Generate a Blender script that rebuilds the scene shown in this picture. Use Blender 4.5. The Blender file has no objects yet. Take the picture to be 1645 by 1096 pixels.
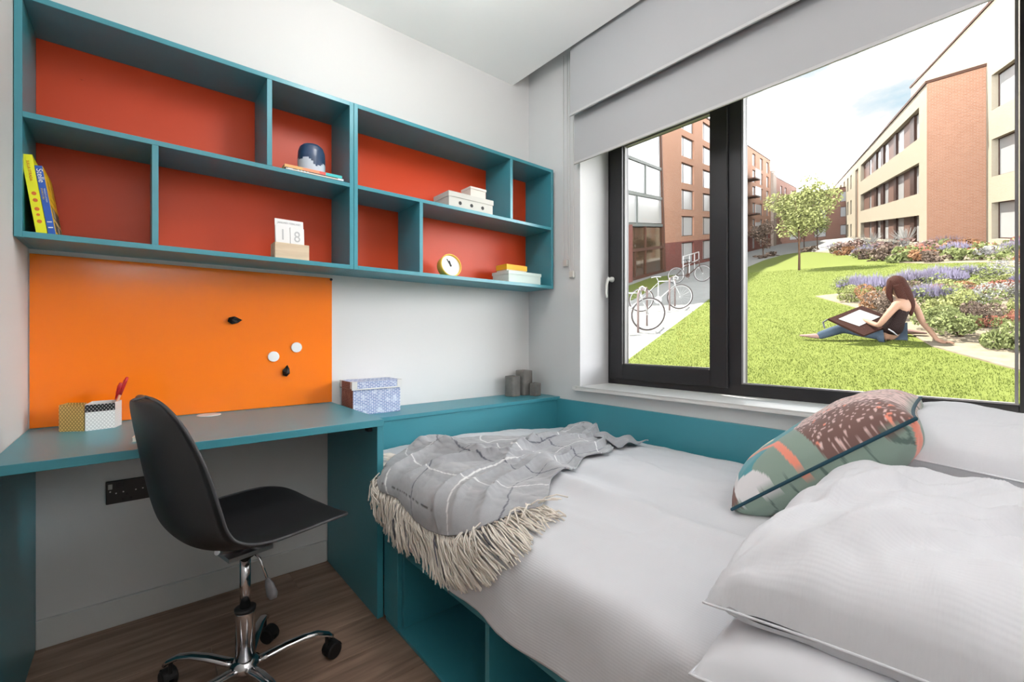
import bpy, bmesh, math, random
from math import sin, cos, pi, radians as R, sqrt, exp, log
from mathutils import Vector, Matrix, noise
random.seed(7)
SC = bpy.context.scene
COL = SC.collection

# ------------------------------------------------------------------ camera, world, sun, exposure
CAM = Vector((.2749, -2.179, 1.0441))
cd = bpy.data.cameras.new('camera'); cam = bpy.data.objects.new('camera', cd); COL.objects.link(cam)
cd.sensor_width = 36; cd.lens = 722.79/1645*36; cd.clip_start = .02; cd.clip_end = 600
cd.shift_y = -(548-542.73)/1645
cam.location = CAM; cam.rotation_euler = (pi/2, 0, R(50.1044)-pi/2)
SC.camera = cam
SC.view_settings.view_transform = 'Standard'; SC.view_settings.look = 'None'
SC.view_settings.gamma = 1; SC.view_settings.use_curve_mapping = False
SC.view_settings.exposure = 0.36
SC.cycles.use_denoising = True
SC.cycles.max_bounces = 10; SC.cycles.diffuse_bounces = 6; SC.cycles.transparent_max_bounces = 16
SC.cycles.sample_clamp_indirect = 6

W = bpy.data.worlds.new('sky'); SC.world = W; W.use_nodes = True
nt = W.node_tree; nt.nodes.clear()
def N(nt, t, **k):
    n = nt.nodes.new(t)
    for a, b in k.items():
        if hasattr(n, a): setattr(n, a, b)
    return n
def lk(nt, a, b): nt.links.new(a, b)
tc = N(nt, 'ShaderNodeTexCoord'); mp = N(nt, 'ShaderNodeMapping'); mp.inputs['Scale'].default_value = (1, 1, 2.4)
nz = N(nt, 'ShaderNodeTexNoise'); nz.inputs['Scale'].default_value = 2.3; nz.inputs['Detail'].default_value = 7; nz.inputs['Roughness'].default_value = .55
sx = N(nt, 'ShaderNodeSeparateXYZ'); mr = N(nt, 'ShaderNodeMapRange'); mr.inputs[1].default_value = .15; mr.inputs[2].default_value = .50; mr.inputs[3].default_value = .36; mr.inputs[4].default_value = -.10
ad = N(nt, 'ShaderNodeMath', operation='ADD'); cr = N(nt, 'ShaderNodeValToRGB')
cr.color_ramp.elements[0].position = .46; _m = cr.color_ramp.elements.new(.53); _m.color = (.80, .82, .84, 1); cr.color_ramp.elements[0].color = (.42, .62, .74, 1)
cr.color_ramp.elements[2].position = .68; cr.color_ramp.elements[2].color = (17.0, 17.0, 17.4, 1)
bg = N(nt, 'ShaderNodeBackground'); bg.inputs['Strength'].default_value = 1.0; wo = N(nt, 'ShaderNodeOutputWorld')
lk(nt, tc.outputs['Generated'], mp.inputs[0]); lk(nt, mp.outputs[0], nz.inputs['Vector']); lk(nt, tc.outputs['Generated'], sx.inputs[0])
lk(nt, sx.outputs['Z'], mr.inputs[0]); lk(nt, nz.outputs[0], ad.inputs[0]); lk(nt, mr.outputs[0], ad.inputs[1])
lk(nt, ad.outputs[0], cr.inputs[0]); lk(nt, cr.outputs[0], bg.inputs[0]); lk(nt, bg.outputs[0], wo.inputs[0])

sl = bpy.data.lights.new('sun', 'SUN'); sun = bpy.data.objects.new('sun', sl); COL.objects.link(sun)
sl.energy = 22.0; sl.angle = R(.9); sl.color = (1, .95, .86)
_az, _el = R(80), R(61)
sun.rotation_euler = Vector((cos(_az)*cos(_el), sin(_az)*cos(_el), sin(_el))).to_track_quat('Z', 'Y').to_euler()
GLOBE_FILL = 24.0  # radiance of the hanging globe added as fill light
CEIL_FILL = 1.0        # radiance of the two ceiling panels added as fill

# ------------------------------------------------------------------ helpers
def s2l(c):
    c = c/255
    return c/12.92 if c <= .04045 else ((c+.055)/1.055)**2.4
def rgb(r, g, b): return (s2l(r), s2l(g), s2l(b), 1)
def mat(name, col, rough=.6, metal=0, noise_s=0, noise_a=.1, bump=0, bump_s=200, spec=None, rnd=0, sheen=0, coat=0, isl=0, emit=0, sub=0):
    """principled material with optional tonal noise, bump, per-object and per-island variation"""
    m = bpy.data.materials.new(name); m.use_nodes = True; t = m.node_tree
    b = t.nodes['Principled BSDF']; b.inputs['Base Color'].default_value = col
    b.inputs['Roughness'].default_value = rough; b.inputs['Metallic'].default_value = metal
    if spec is not None: b.inputs['Specular IOR Level'].default_value = spec
    if sheen: b.inputs['Sheen Weight'].default_value = sheen
    if coat: b.inputs['Coat Weight'].default_value = coat; b.inputs['Coat Roughness'].default_value = .08
    if emit: b.inputs['Emission Color'].default_value = col; b.inputs['Emission Strength'].default_value = emit
    src = None
    def val_mul(fac_out, amp):
        nonlocal src
        h = N(t, 'ShaderNodeHueSaturation'); mm = N(t, 'ShaderNodeMapRange')
        mm.inputs[3].default_value = 1-amp; mm.inputs[4].default_value = 1+amp
        lk(t, fac_out, mm.inputs[0]); lk(t, mm.outputs[0], h.inputs['Value'])
        if src is None: h.inputs['Color'].default_value = col
        else: lk(t, src, h.inputs['Color'])
        src = h.outputs[0]
    c = N(t, 'ShaderNodeTexCoord')
    if noise_s:
        n = N(t, 'ShaderNodeTexNoise'); n.inputs['Scale'].default_value = noise_s; n.inputs['Detail'].default_value = 5
        lk(t, c.outputs['Object'], n.inputs['Vector']); val_mul(n.outputs[0], noise_a)
    if rnd:
        o = N(t, 'ShaderNodeObjectInfo'); val_mul(o.outputs['Random'], rnd)
    if isl:
        g = N(t, 'ShaderNodeNewGeometry'); val_mul(g.outputs['Random Per Island'], isl)
    if src is not None: lk(t, src, b.inputs['Base Color'])
    if bump:
        n = N(t, 'ShaderNodeTexNoise'); n.inputs['Scale'].default_value = bump_s; n.inputs['Detail'].default_value = 3
        bp = N(t, 'ShaderNodeBump'); bp.inputs['Strength'].default_value = bump; bp.inputs['Distance'].default_value = .002
        lk(t, c.outputs['Object'], n.inputs['Vector']); lk(t, n.outputs[0], bp.inputs['Height']); lk(t, bp.outputs[0], b.inputs['Normal'])
    return m

class MB:
    """collects faces; build() links them as ONE mesh object"""
    def __init__(s): s.v = []; s.f = []; s.m = []; s.uv = []
    def face(s, idx, mi=0, uv=None): s.f.append(tuple(idx)); s.m.append(mi); s.uv.append(uv)
    def add(s, vs): k = len(s.v); s.v.extend([tuple(p) for p in vs]); return k
    def box(s, x0, x1, y0, y1, z0, z1, mi=0, T=None):
        p = [Vector((x, y, z)) for z in (z0, z1) for y in (y0, y1) for x in (x0, x1)]
        if T is not None: p = [T @ q if isinstance(T, Matrix) else T(q) for q in p]
        k = s.add(p)
        for q in ((0, 2, 3, 1), (4, 5, 7, 6), (0, 1, 5, 4), (2, 6, 7, 3), (0, 4, 6, 2), (1, 3, 7, 5)): s.face([k+i for i in q], mi)
        return s
    def quad(s, a, b, c, d, mi=0, uv=None):
        k = s.add((a, b, c, d)); s.face((k, k+1, k+2, k+3), mi, uv); return s
    def grid(s, nu, nv, fn, mi=0, cu=False, cv=False, flip=False, fmi=None):
        k = s.add([fn(i/nu if cu else i/(nu-1), j/nv if cv else j/(nv-1)) for j in range(nv) for i in range(nu)])
        for j in range(nv if cv else nv-1):
            for i in range(nu if cu else nu-1):
                a, b, c, d = k+j*nu+i, k+j*nu+(i+1) % nu, k+((j+1) % nv)*nu+(i+1) % nu, k+((j+1) % nv)*nu+i
                s.face((a, d, c, b) if flip else (a, b, c, d), fmi(i/nu, j/nv) if fmi else mi)
        return k
    def tube(s, pts, r, seg=8, mi=0, closed=False, caps=True, flat=1.0):
        pts = [Vector(p) for p in pts]; n = len(pts)
        rr = r if isinstance(r, (list, tuple)) else [r]*n
        up = None; rings = []
        for i, p in enumerate(pts):
            if closed: d = pts[(i+1) % n]-pts[i-1]
            else: d = pts[min(i+1, n-1)]-pts[max(i-1, 0)]
            d.normalize()
            if up is None: up = d.orthogonal().normalized() if abs(d.z) > .9 else Vector((0, 0, 1))
            x = d.cross(up)
            x = x.normalized() if x.length > 1e-6 else d.orthogonal().normalized()
            y = x.cross(d).normalized(); up = y
            rings.append(s.add([p+x*cos(2*pi*k/seg)*rr[i]+y*sin(2*pi*k/seg)*rr[i]*flat for k in range(seg)]))
        for i in range(n if closed else n-1):
            a, b = rings[i], rings[(i+1) % n]
            for k in range(seg): s.face((a+k, a+(k+1) % seg, b+(k+1) % seg, b+k), mi)
        if caps and not closed:
            s.face([rings[0]+k for k in reversed(range(seg))], mi); s.face([rings[-1]+k for k in range(seg)], mi)
        return s
    def lathe(s, prof, seg=24, c=(0, 0, 0), M=None, mi=0, fmi=None):
        rings = []
        for r, z in prof:
            pp = [Vector((r*cos(2*pi*k/seg), r*sin(2*pi*k/seg), z)) for k in range(seg)]
            if M is not None: pp = [M @ q for q in pp]
            rings.append(s.add([q+Vector(c) for q in pp]))
        for i in range(len(prof)-1):
            for k in range(seg):
                s.face((rings[i]+k, rings[i]+(k+1) % seg, rings[i+1]+(k+1) % seg, rings[i+1]+k), fmi(i) if fmi else mi)
        if prof[0][0] > 1e-5: s.face([rings[0]+k for k in reversed(range(seg))], fmi(0) if fmi else mi)
        if prof[-1][0] > 1e-5: s.face([rings[-1]+k for k in range(seg)], fmi(len(prof)-2) if fmi else mi)
        return s
    def build(s, name, mats, parent=None, smooth=False, bevel=0, world=False, merge=False, label=None, bseg=1):
        off = wloc(parent) if (world and parent) else Vector((0, 0, 0))
        me = bpy.data.meshes.new(name)
        me.from_pydata([tuple(Vector(p)-off) for p in s.v], [], s.f)
        if any(u for u in s.uv):
            L = me.uv_layers.new(name='UVMap'); li = 0
            for f, u in zip(s.f, s.uv):
                for q in range(len(f)): L.data[li].uv = u[q] if u else (0, 0); li += 1
        for p, m in zip(me.polygons, s.m): p.material_index = m
        if bevel or merge:
            bm = bmesh.new(); bm.from_mesh(me); bmesh.ops.remove_doubles(bm, verts=bm.verts, dist=1e-5)
            if bevel: bmesh.ops.bevel(bm, geom=[e for e in bm.edges if e.calc_face_angle(0) > .5], offset=bevel, segments=bseg, affect='EDGES', profile=.5)
            bm.to_mesh(me); bm.free()
        for m in (mats if isinstance(mats, (list, tuple)) else [mats]): me.materials.append(m)
        if smooth:
            for p in me.polygons: p.use_smooth = True
        me.update()
        o = bpy.data.objects.new(name, me); COL.objects.link(o)
        if parent: o.parent = parent
        if label: o['label'] = label
        return o
def wloc(o):
    v = Vector((0, 0, 0))
    while o is not None: v += o.location; o = o.parent
    return v
def thing(name, label, cat, loc=(0, 0, 0), rz=0, group=None):
    o = bpy.data.objects.new(name, None); COL.objects.link(o); o.empty_display_size = .05
    o.location = loc; o.rotation_euler = (0, 0, rz); o['label'] = label; o['category'] = cat
    if group: o['group'] = group
    return o
def tag(o, label, cat, group=None, kind=None):
    o['label'] = label; o['category'] = cat
    if group: o['group'] = group
    if kind: o['kind'] = kind
    return o
def struct(o): o['kind'] = 'structure'; return o
def bx(name, d, m, parent=None, bevel=0, world=True, label=None):
    return MB().box(*d).build(name, m, parent, bevel=bevel, world=world, label=label)
def dup(root, loc, rz, label=None, group=None):
    r = root.copy(); COL.objects.link(r); r.location = loc; r.rotation_euler = (0, 0, rz)
    if label: r['label'] = label
    if group: r['group'] = group
    for ch in list(root.children):
        c = ch.copy(); COL.objects.link(c); c.parent = r
        for g in ch.children:
            q = g.copy(); COL.objects.link(q); q.parent = c
    return r
def text_mesh(name, body, size, m, parent, M, ext=.0003, align='LEFT', label=None):
    cu = bpy.data.curves.new(name, 'FONT'); cu.body = body; cu.size = size; cu.extrude = ext; cu.align_x = align; cu.align_y = 'CENTER'
    t = bpy.data.objects.new(name+'_tmp', cu); COL.objects.link(t)
    dg = bpy.context.evaluated_depsgraph_get(); me = bpy.data.meshes.new_from_object(t.evaluated_get(dg))
    bpy.data.objects.remove(t); me.materials.clear(); me.materials.append(m); me.transform(M)
    o = bpy.data.objects.new(name, me); COL.objects.link(o); o.parent = parent
    if label: o['label'] = label
    return o
def basis(x, y, z, o=(0, 0, 0)):
    x, y, z = Vector(x), Vector(y), Vector(z)
    return Matrix(((x.x, y.x, z.x, o[0]), (x.y, y.y, z.y, o[1]), (x.z, y.z, z.z, o[2]), (0, 0, 0, 1)))
def fbm(x, y, z=0., o=4): return noise.fractal(Vector((x, y, z)), 1.0, 2.0, o)

# ------------------------------------------------------------------ materials
M_wall = mat('wall_paint', rgb(220, 219, 218), .75, bump=.05, bump_s=400, noise_s=1.5, noise_a=.01)
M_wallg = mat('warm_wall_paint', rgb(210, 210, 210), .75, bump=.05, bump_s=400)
M_ceil = mat('ceiling_paint', rgb(248, 246, 244), .8)
M_white = mat('white_gloss_paint', rgb(216, 216, 214), .35)
M_teal = mat('teal_laminate', rgb(62, 139, 153), .34, noise_s=60, noise_a=.02, bump=.03, bump_s=900, spec=.55)
M_orange_in = mat('burnt_orange_laminate', rgb(212, 68, 26), .42, spec=.38)
M_orange = mat('orange_glass_board', rgb(255, 128, 24), .14, spec=.5)
M_frame = mat('charcoal_aluminium', rgb(36, 35, 38), .42, spec=.4)
M_gasket = mat('grey_gasket', rgb(120, 118, 120), .5)
M_chrome = mat('chrome', rgb(215, 215, 218), .12, 1)
M_satin = mat('satin_steel', rgb(205, 205, 208), .3, 1)
M_black = mat('black_plastic', rgb(34, 33, 35), .42, bump=.15, bump_s=700)
M_blk2 = mat('dark_rubber', rgb(20, 20, 21), .55)
M_blind = mat('grey_blind_fabric', rgb(172, 173, 175), .9, bump=.2, bump_s=1500)
M_plast = mat('pale_plastic', rgb(215, 214, 210), .4)
def glass_mat():
    m = bpy.data.materials.new('window_glass'); m.use_nodes = True; t = m.node_tree; t.nodes.clear()
    o = N(t, 'ShaderNodeOutputMaterial'); mx = N(t, 'ShaderNodeMixShader'); fr = N(t, 'ShaderNodeFresnel'); fr.inputs[0].default_value = 1.45
    tr = N(t, 'ShaderNodeBsdfTransparent'); tr.inputs[0].default_value = (.985, .99, .985, 1); gl = N(t, 'ShaderNodeBsdfGlossy'); gl.inputs['Roughness'].default_value = .02
    ml = N(t, 'ShaderNodeMath', operation='MULTIPLY'); ml.inputs[1].default_value = .22
    lk(t, fr.outputs[0], ml.inputs[0]); lk(t, ml.outputs[0], mx.inputs[0]); lk(t, tr.outputs[0], mx.inputs[1]); lk(t, gl.outputs[0], mx.inputs[2]); lk(t, mx.outputs[0], o.inputs[0])
    return m
M_glass = glass_mat()
def wood_mat(name, c1, c2, scale=1.0, rough=.5, rnd=.12):
    m = bpy.data.materials.new(name); m.use_nodes = True; t = m.node_tree; b = t.nodes['Principled BSDF']; b.inputs['Roughness'].default_value = rough
    c = N(t, 'ShaderNodeTexCoord'); mp = N(t, 'ShaderNodeMapping'); mp.inputs['Scale'].default_value = (1.2*scale, 14*scale, 14*scale)
    oi = N(t, 'ShaderNodeObjectInfo'); ml = N(t, 'ShaderNodeMath', operation='MULTIPLY'); ml.inputs[1].default_value = 40
    cb = N(t, 'ShaderNodeCombineXYZ'); lk(t, oi.outputs['Random'], ml.inputs[0]); lk(t, ml.outputs[0], cb.inputs[0]); lk(t, ml.outputs[0], cb.inputs[1])
    va = N(t, 'ShaderNodeVectorMath', operation='ADD'); lk(t, c.outputs['Object'], va.inputs[0]); lk(t, cb.outputs[0], va.inputs[1]); lk(t, va.outputs[0], mp.inputs[0])
    n = N(t, 'ShaderNodeTexNoise'); n.inputs['Scale'].default_value = 2.2; n.inputs['Detail'].default_value = 8; n.inputs['Distortion'].default_value = .6
    r = N(t, 'ShaderNodeValToRGB'); r.color_ramp.elements[0].color = c1; r.color_ramp.elements[1].color = c2
    r.color_ramp.elements[0].position = .33; r.color_ramp.elements[1].position = .68
    h = N(t, 'ShaderNodeHueSaturation'); mm = N(t, 'ShaderNodeMapRange'); mm.inputs[3].default_value = 1-rnd; mm.inputs[4].default_value = 1+rnd
    lk(t, mp.outputs[0], n.inputs['Vector']); lk(t, n.outputs[0], r.inputs[0]); lk(t, r.outputs[0], h.inputs['Color'])
    lk(t, oi.outputs['Random'], mm.inputs[0]); lk(t, mm.outputs[0], h.inputs['Value']); lk(t, h.outputs[0], b.inputs['Base Color'])
    bp = N(t, 'ShaderNodeBump'); bp.inputs['Strength'].default_value = .12; bp.inputs['Distance'].default_value = .001; lk(t, n.outputs[0], bp.inputs['Height']); lk(t, bp.outputs[0], b.inputs['Normal'])
    return m
M_floor = wood_mat('oak_floor', rgb(124, 100, 85), rgb(166, 138, 119), rnd=.09)
M_pale = wood_mat('pale_wood', rgb(214, 190, 160), rgb(232, 212, 184), 2.5)

# ------------------------------------------------------------------ room shell
RW, RC, RB = 2.24, 2.64, -3.7      # width, ceiling height, rear wall
YREV, YEND, REV = -.4357, -2.16, .262
ZSILL, ZHEAD = .762, 2.30
struct(bx('wall_back', (-.12, RW+.45, 0, .12, -.05, RC+.25), M_wall))
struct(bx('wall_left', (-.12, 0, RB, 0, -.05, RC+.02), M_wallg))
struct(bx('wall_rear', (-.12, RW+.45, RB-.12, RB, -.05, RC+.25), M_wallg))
XO = RW+REV+.08
w = MB()
w.box(RW, XO, YREV, 0, -.05, RC+.25); w.box(RW, XO, RB, YEND, -.05, RC+.25)
w.box(RW, XO, YEND, YREV, -.05, ZSILL-.018); w.box(RW, XO, YEND, YREV, ZHEAD, RC+.25)
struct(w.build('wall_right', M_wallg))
c = MB(); c.box(0, 2.104, RB, 0, RC, RC+.05); c.box(2.104, RW, RB, 0, RC+.2, RC+.25); c.box(2.09, 2.104, RB, 0, RC+.05, RC+.2)
struct(c.build('ceiling', M_ceil))
fl = struct(bx('floor', (0, RW, RB, 0, -.05, -.012), mat('underlay', rgb(60, 50, 45), .9)))
PW_ = .178; row = 0; y = 0.
while y > RB+.01:
    y2 = max(y-PW_, RB); x = -random.uniform(.1, 1.1)
    while x < RW:
        a, b = max(x, 0), min(x+1.22, RW)
        if b-a > .03:
            pk = MB().box(-(b-a)/2+.0006, (b-a)/2-.0006, -(y-y2)/2+.0006, (y-y2)/2-.0006, -.012, 0).build('plank', M_floor, fl, bevel=.0008)
            pk.location = ((a+b)/2, (y+y2)/2, 0)
        x += 1.22
    y = y2; row += 1
def skirt(name, d, x=True):
    (x0, x1, y0, y1) = d
    return struct(bx(name, (x0, x1, y0, y1, 0, .097), M_white, bevel=.003))
skirt('baseboard_back', (.018, .961, -.014, 0)); skirt('baseboard_left', (0, .014, RB, -.60)); skirt('baseboard_rear', (.014, RW, RB, RB+.014))
struct(bx('baseboard_right', (RW-.014, RW, RB+.014, -2.42, 0, .097), M_white, bevel=.003))
# window board (sill) and the painted return below it
t1 = MB().box(RW-.032, RW+REV, YEND-.02, YREV-.0005, ZSILL-.018, ZSILL+.004)
t1.box(RW-.032, RW, YREV-.0005, YREV+.03, ZSILL-.018, ZSILL+.004)
struct(t1.build('trim_1', M_white, bevel=.004, bseg=2))
# window reveal lining, left side only, slightly darker than the wall
struct(bx('trim_2', (RW+.001, RW+REV, YREV-.004, YREV, ZSILL+.004, ZHEAD), mat('reveal_paint', rgb(196, 196, 198), .7)))

# window: frame, opening sash, fixed pane, handle
WX = RW+REV
wn = bpy.data.objects.new('window_1', None); COL.objects.link(wn); wn.location = (WX, (YREV+YEND)/2, ZSILL); wn['kind'] = 'structure'
def frame_ring(mb, x0, x1, ya, yb, za, zb, t, tb=None):
    tb = tb or t
    mb.box(x0, x1, ya-t, ya, za, zb); mb.box(x0, x1, yb, yb+t, za, zb)
    mb.box(x0, x1, yb+t, ya-t, za, za+tb); mb.box(x0, x1, yb+t, ya-t, zb-t, zb)
f = MB(); frame_ring(f, WX-.005, WX+.065, YREV-.004, YEND, ZSILL+.004, ZHEAD, .045, .055); f.box(WX-.005, WX+.065, -1.232, -1.168, ZSILL+.05, ZHEAD-.04)
f.build('outer_frame', M_frame, wn, world=True, bevel=.003)
f = MB(); frame_ring(f, WX-.02, WX+.045, YREV-.030, -1.172, ZSILL+.036, ZHEAD-.03, .088, .088)
sash = f.build('sash', M_frame, wn, world=True, bevel=.004)
f = MB(); frame_ring(f, WX-.002, WX+.02, YREV-.119, -1.083, ZSILL+.125, ZHEAD-.117, .006, .005)
f.build('gasket', M_gasket, wn, world=True)
f = MB(); frame_ring(f, WX-.004, WX+.02, -1.232, YEND+.048, ZSILL+.06, ZHEAD-.045, .008, .006)
f.build('gasket', M_gasket, wn, world=True)
bx('pane', (WX+.012, WX+.016, -1.08, YREV-.122, ZSILL+.128, ZHEAD-.12), M_glass, wn)
bx('pane', (WX+.012, WX+.016, YEND+.05, -1.234, ZSILL+.062, ZHEAD-.05), M_glass, wn)
h = MB(); h.lathe([(.0, 0), (.016, 0), (.016, .010), (.010, .014), (.010, .035), (0, .036)], 16, (WX-.02, -.484, 1.395), Matrix.Rotation(-pi/2, 3, 'Y'))
h.tube([(WX-.052, -.484, 1.405), (WX-.056, -.478, 1.392), (WX-.058, -.470, 1.36), (WX-.060, -.468, 1.31), (WX-.058, -.474, 1.285)], [.009, .010, .009, .008, .007], 10, flat=.9)
h.build('handle', M_plast, wn, smooth=True, world=True, label='white lever handle')

# teal lining panel between bed and window, and ledge behind the foot of the bed
pp = thing('bed_side_panel', 'long teal laminate panel fixed to the wall below the window sill', 'panel', (RW-.009, -1.3, 0))
bx('panel_board', (RW-.019, RW-.001, -2.40, -.262, .02, .6795), M_teal, pp, bevel=.001)
lg = thing('boxed_ledge', 'teal boxed-in ledge running along the back wall behind the bed', 'ledge', (1.61, -.14, 0))
bx('ledge_top', (.986, RW, -.2804, -.001, .672, .690), M_teal, lg, bevel=.001)
bx('front_panel', (.986, RW-.018, -.272, -.254, .02, .671), M_teal, lg, bevel=.001)

# unseen lamps added as fill: ceiling panels, bowl on a pole, hanging globe
def lum(x, y, w_):
    t = thing('fill_ceiling_light', 'added unseen square fill light panel in the ceiling behind the viewer, '+w_, 'light', (x, y, RC), group='added ceiling fill lights')
    f = MB(); f.box(-.31, .31, -.31, -.295, -.025, 0); f.box(-.31, .31, .295, .31, -.025, 0); f.box(-.31, -.295, -.295, .295, -.025, 0); f.box(.295, .31, -.295, .295, -.025, 0)
    f.build('rim', M_white, t)
    MB().box(-.295, .295, -.295, .295, -.018, -.004).build('diffuser', mat('fill_diffuser', (1, .975, .94, 1), .5, emit=CEIL_FILL), t)
def uplighter(x, y, lab, watts):  # added out of view to bounce extra light off the ceiling
    t = thing('fill_floor_lamp', lab, 'lamp', (x, y, 0))
    MB().lathe([(0, 0), (.14, 0), (.14, .015), (.02, .025), (.012, .03), (.012, 1.46), (0, 1.46)], 28).build('base_and_pole', M_satin, t, smooth=True)
    MB().lathe([(.02, 1.455), (.10, 1.48), (.16, 1.54), (.165, 1.56), (.158, 1.558), (.10, 1.50), (.02, 1.47)], 32).build('bowl', M_white, t, smooth=True)
    l = bpy.data.lights.new('fill_bulb', 'AREA'); l.shape = 'DISK'; l.size = .26; l.energy = watts; l.color = (1, .99, .985)
    o = bpy.data.objects.new('fill_bulb', l); COL.objects.link(o); o.parent = t; o.location = (0, 0, 1.545); o.rotation_euler = (pi, 0, 0)
uplighter(.30, -3.2, 'added unseen fill light in a white bowl on a pole behind the viewer', 28)
pt_ = thing('fill_pendant', 'added unseen round fill light hanging above the middle of the room', 'lamp', (1.06, -.95, RC))  # added above the frame to brighten ceiling, walls and bed
MB().lathe([(0, 0), (.05, 0), (.05, -.02), (.01, -.03), (0, -.03)], 24).build('ceiling_rose', M_white, pt_, smooth=True)
MB().tube([(0, 0, -.03), (0, 0, -.16)], .004, 8).build('cable', M_white, pt_)
MB().lathe([(max(.0001, .13*sin(pi*k/20)), -.29-.13*cos(pi*k/20)) for k in range(21)], 32).build('fill_globe', mat('fill_glow', (1, .99, .98, 1), .4, emit=GLOBE_FILL), pt_, smooth=True)
lum(.62, -2.95, 'nearer the left wall'); lum(1.45, -2.95, 'nearer the window')

# ------------------------------------------------------------------ wall shelf units
SY = -.2425; TH = .018; SZ0, SZ1 = 1.3405, 2.0633; SM = 1.6945
def shelf(name, label, x0, x1, low, upp):
    t = thing(name, label, 'shelf', (x0, 0, SZ0))
    B = lambda n, d, m=M_teal: bx(n, d, m, t, bevel=.0008)
    e = .0006
    B('bottom_panel', (x0+TH, x1-TH, SY, -.001, SZ0, SZ0+TH)); B('top_panel', (x0+TH, x1-TH, SY, -.001, SZ1-TH, SZ1))
    B('side_panel', (x0+e, x0+TH, SY, -.001, SZ0, SZ1)); B('side_panel', (x1-TH, x1-e, SY, -.001, SZ0, SZ1))
    B('middle_shelf', (x0+TH, x1-TH, SY+.001, -.010, SM, SM+TH-.001))
    B('divider', (low, low+TH, SY+.001, -.010, SZ0+TH, SM)); B('divider', (upp, upp+TH, SY+.001, -.010, SM+TH-.001, SZ1-TH))
    B('back_panel', (x0+TH, x1-TH, -.009, -.002, SZ0+TH, SZ1-TH), M_orange_in)['label'] = 'burnt orange back panel'
    return t
s1 = shelf('wall_shelf', 'left teal open shelf unit with orange back, holding two upright books', .001, 1.0, .316, .663)
s2 = shelf('wall_shelf', 'right teal open shelf unit with orange back, holding the yellow clock', 1.0, 2.2214, 1.318, 1.883)
MB().lathe([(0, 0), (.006, 0), (.006, .002), (0, .0025)], 12, (.13, -.0095, 1.95), Matrix.Rotation(pi/2, 3, 'X')).build('screw_cap', M_orange_in, s1, world=True)
ZL, ZM = SZ0+TH, SM+TH-.001        # shelf standing heights

# books leaning at the left end
def book_mesh(t, w, h, d, cover, page, T):
    """upright book, spine facing -y; w thickness (x), d depth (y), h height"""
    c = MB(); c.box(0, w, 0, .003, 0, h, T=T); c.box(0, .0025, .003, d, 0, h, T=T); c.box(w-.0025, w, .003, d, 0, h, T=T)
    c.build('cover', cover, t, bevel=.0006)
    MB().box(.0025, w-.0025, .003, d-.004, .003, h-.003, T=T).build('pages', page, t)
M_page = mat('paper_pages', rgb(235, 230, 218), .85)
M_yel = mat('acid_yellow_cover', rgb(236, 236, 24), .45); M_blue = mat('blue_cover', rgb(24, 84, 178), .4)
M_ora = mat('red_print', rgb(214, 110, 40), .6); M_wprint = mat('white_print', rgb(235, 238, 240), .6)
tilt1 = R(8)
b1 = thing('book', 'acid yellow hardback leaning left at the left end of the teal shelves', 'book', (.045, -.225, ZL))
T1 = Matrix.Rotation(-tilt1, 4, 'Y')
book_mesh(b1, .024, .233, .17, M_yel, M_page, T1)
def spine(par, T, body, size, xoff, zoff, m, lab=None):
    # text reads top to bottom on the spine plane (facing -y)
    M = T @ basis((0, 0, -1), (1, 0, 0), (0, -1, 0), (xoff, -.0006, zoff))
    return text_mesh('spine_text', body, size, m, par, M, label=lab)
spine(b1, T1, 'SULLA STRADA', .0088, .012, .215, M_ora)
k = MB()
for i, z in enumerate((.118, .098, .072, .055, .035)):
    k.lathe([(0, 0), (.0055 if i != 3 else .004, 0), (.0055 if i != 3 else .004, .0006), (0, .0006)], 10, T1 @ Vector((.012, 0, z)), (T1 @ Matrix.Rotation(pi/2, 4, 'X')).to_3x3())
k.build('spine_emblems', M_ora, b1)
b2 = thing('book', 'blue spined book with yellow picture cover leaning on the yellow hardback', 'book', (.0705, -.226, ZL))
tilt2 = R(8.2); T2 = Matrix.Rotation(-tilt2, 4, 'Y')
book_mesh(b2, .0165, .205, .20, M_blue, M_page, T2)
spine(b2, T2, 'Stelle', .019, .0085, .196, M_wprint); spine(b2, T2, 'VIAGGI E LUOGHI', .0052, .0115, .138, M_wprint); spine(b2, T2, 'STORIE E CIELI', .0052, .0055, .138, mat('yellow_print', rgb(230, 200, 60), .6))
k = MB()
for z in (.036, .019): k.box(.003, .0135, -.0008, 0, z, z+.003, T=T2)
k.build('spine_bars', M_wprint, b2)
# picture cover on its right face
cv = MB(); T3 = T2 @ Matrix.Translation((.0166, 0, 0)) @ Matrix.Diagonal((1, 1.2, .885, 1)); cv.box(0, .0009, .001, .164, .001, .231, 0, T3)
for (ya, yb, za, zb, mi) in ((.006, .158, .096, .102, 1), (.02, .15, .06, .094, 2), (.03, .07, .066, .10, 3), (.09, .15, .064, .088, 1), (.01, .155, .048, .053, 3), (.012, .15, .012, .044, 2), (.02, .05, .015, .05, 1), (.07, .10, .014, .04, 3), (.11, .14, .014, .046, 1), (.02, .07, .165, .195, 4), (.08, .14, .15, .19, 4), (.03, .13, .125, .13, 4)):
    cv.box(.0009, .0013, ya, yb, za, zb, mi, T3)
cv.build('picture_cover', [mat('sunny_cover', rgb(240, 192, 24), .4), mat('cover_brown', rgb(120, 84, 30), .5), mat('cover_slate', rgb(70, 92, 100), .5), mat('cover_cream', rgb(225, 220, 190), .5), mat('cover_gold', rgb(206, 168, 40), .5)], b2, label='yellow picture cover')

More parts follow.
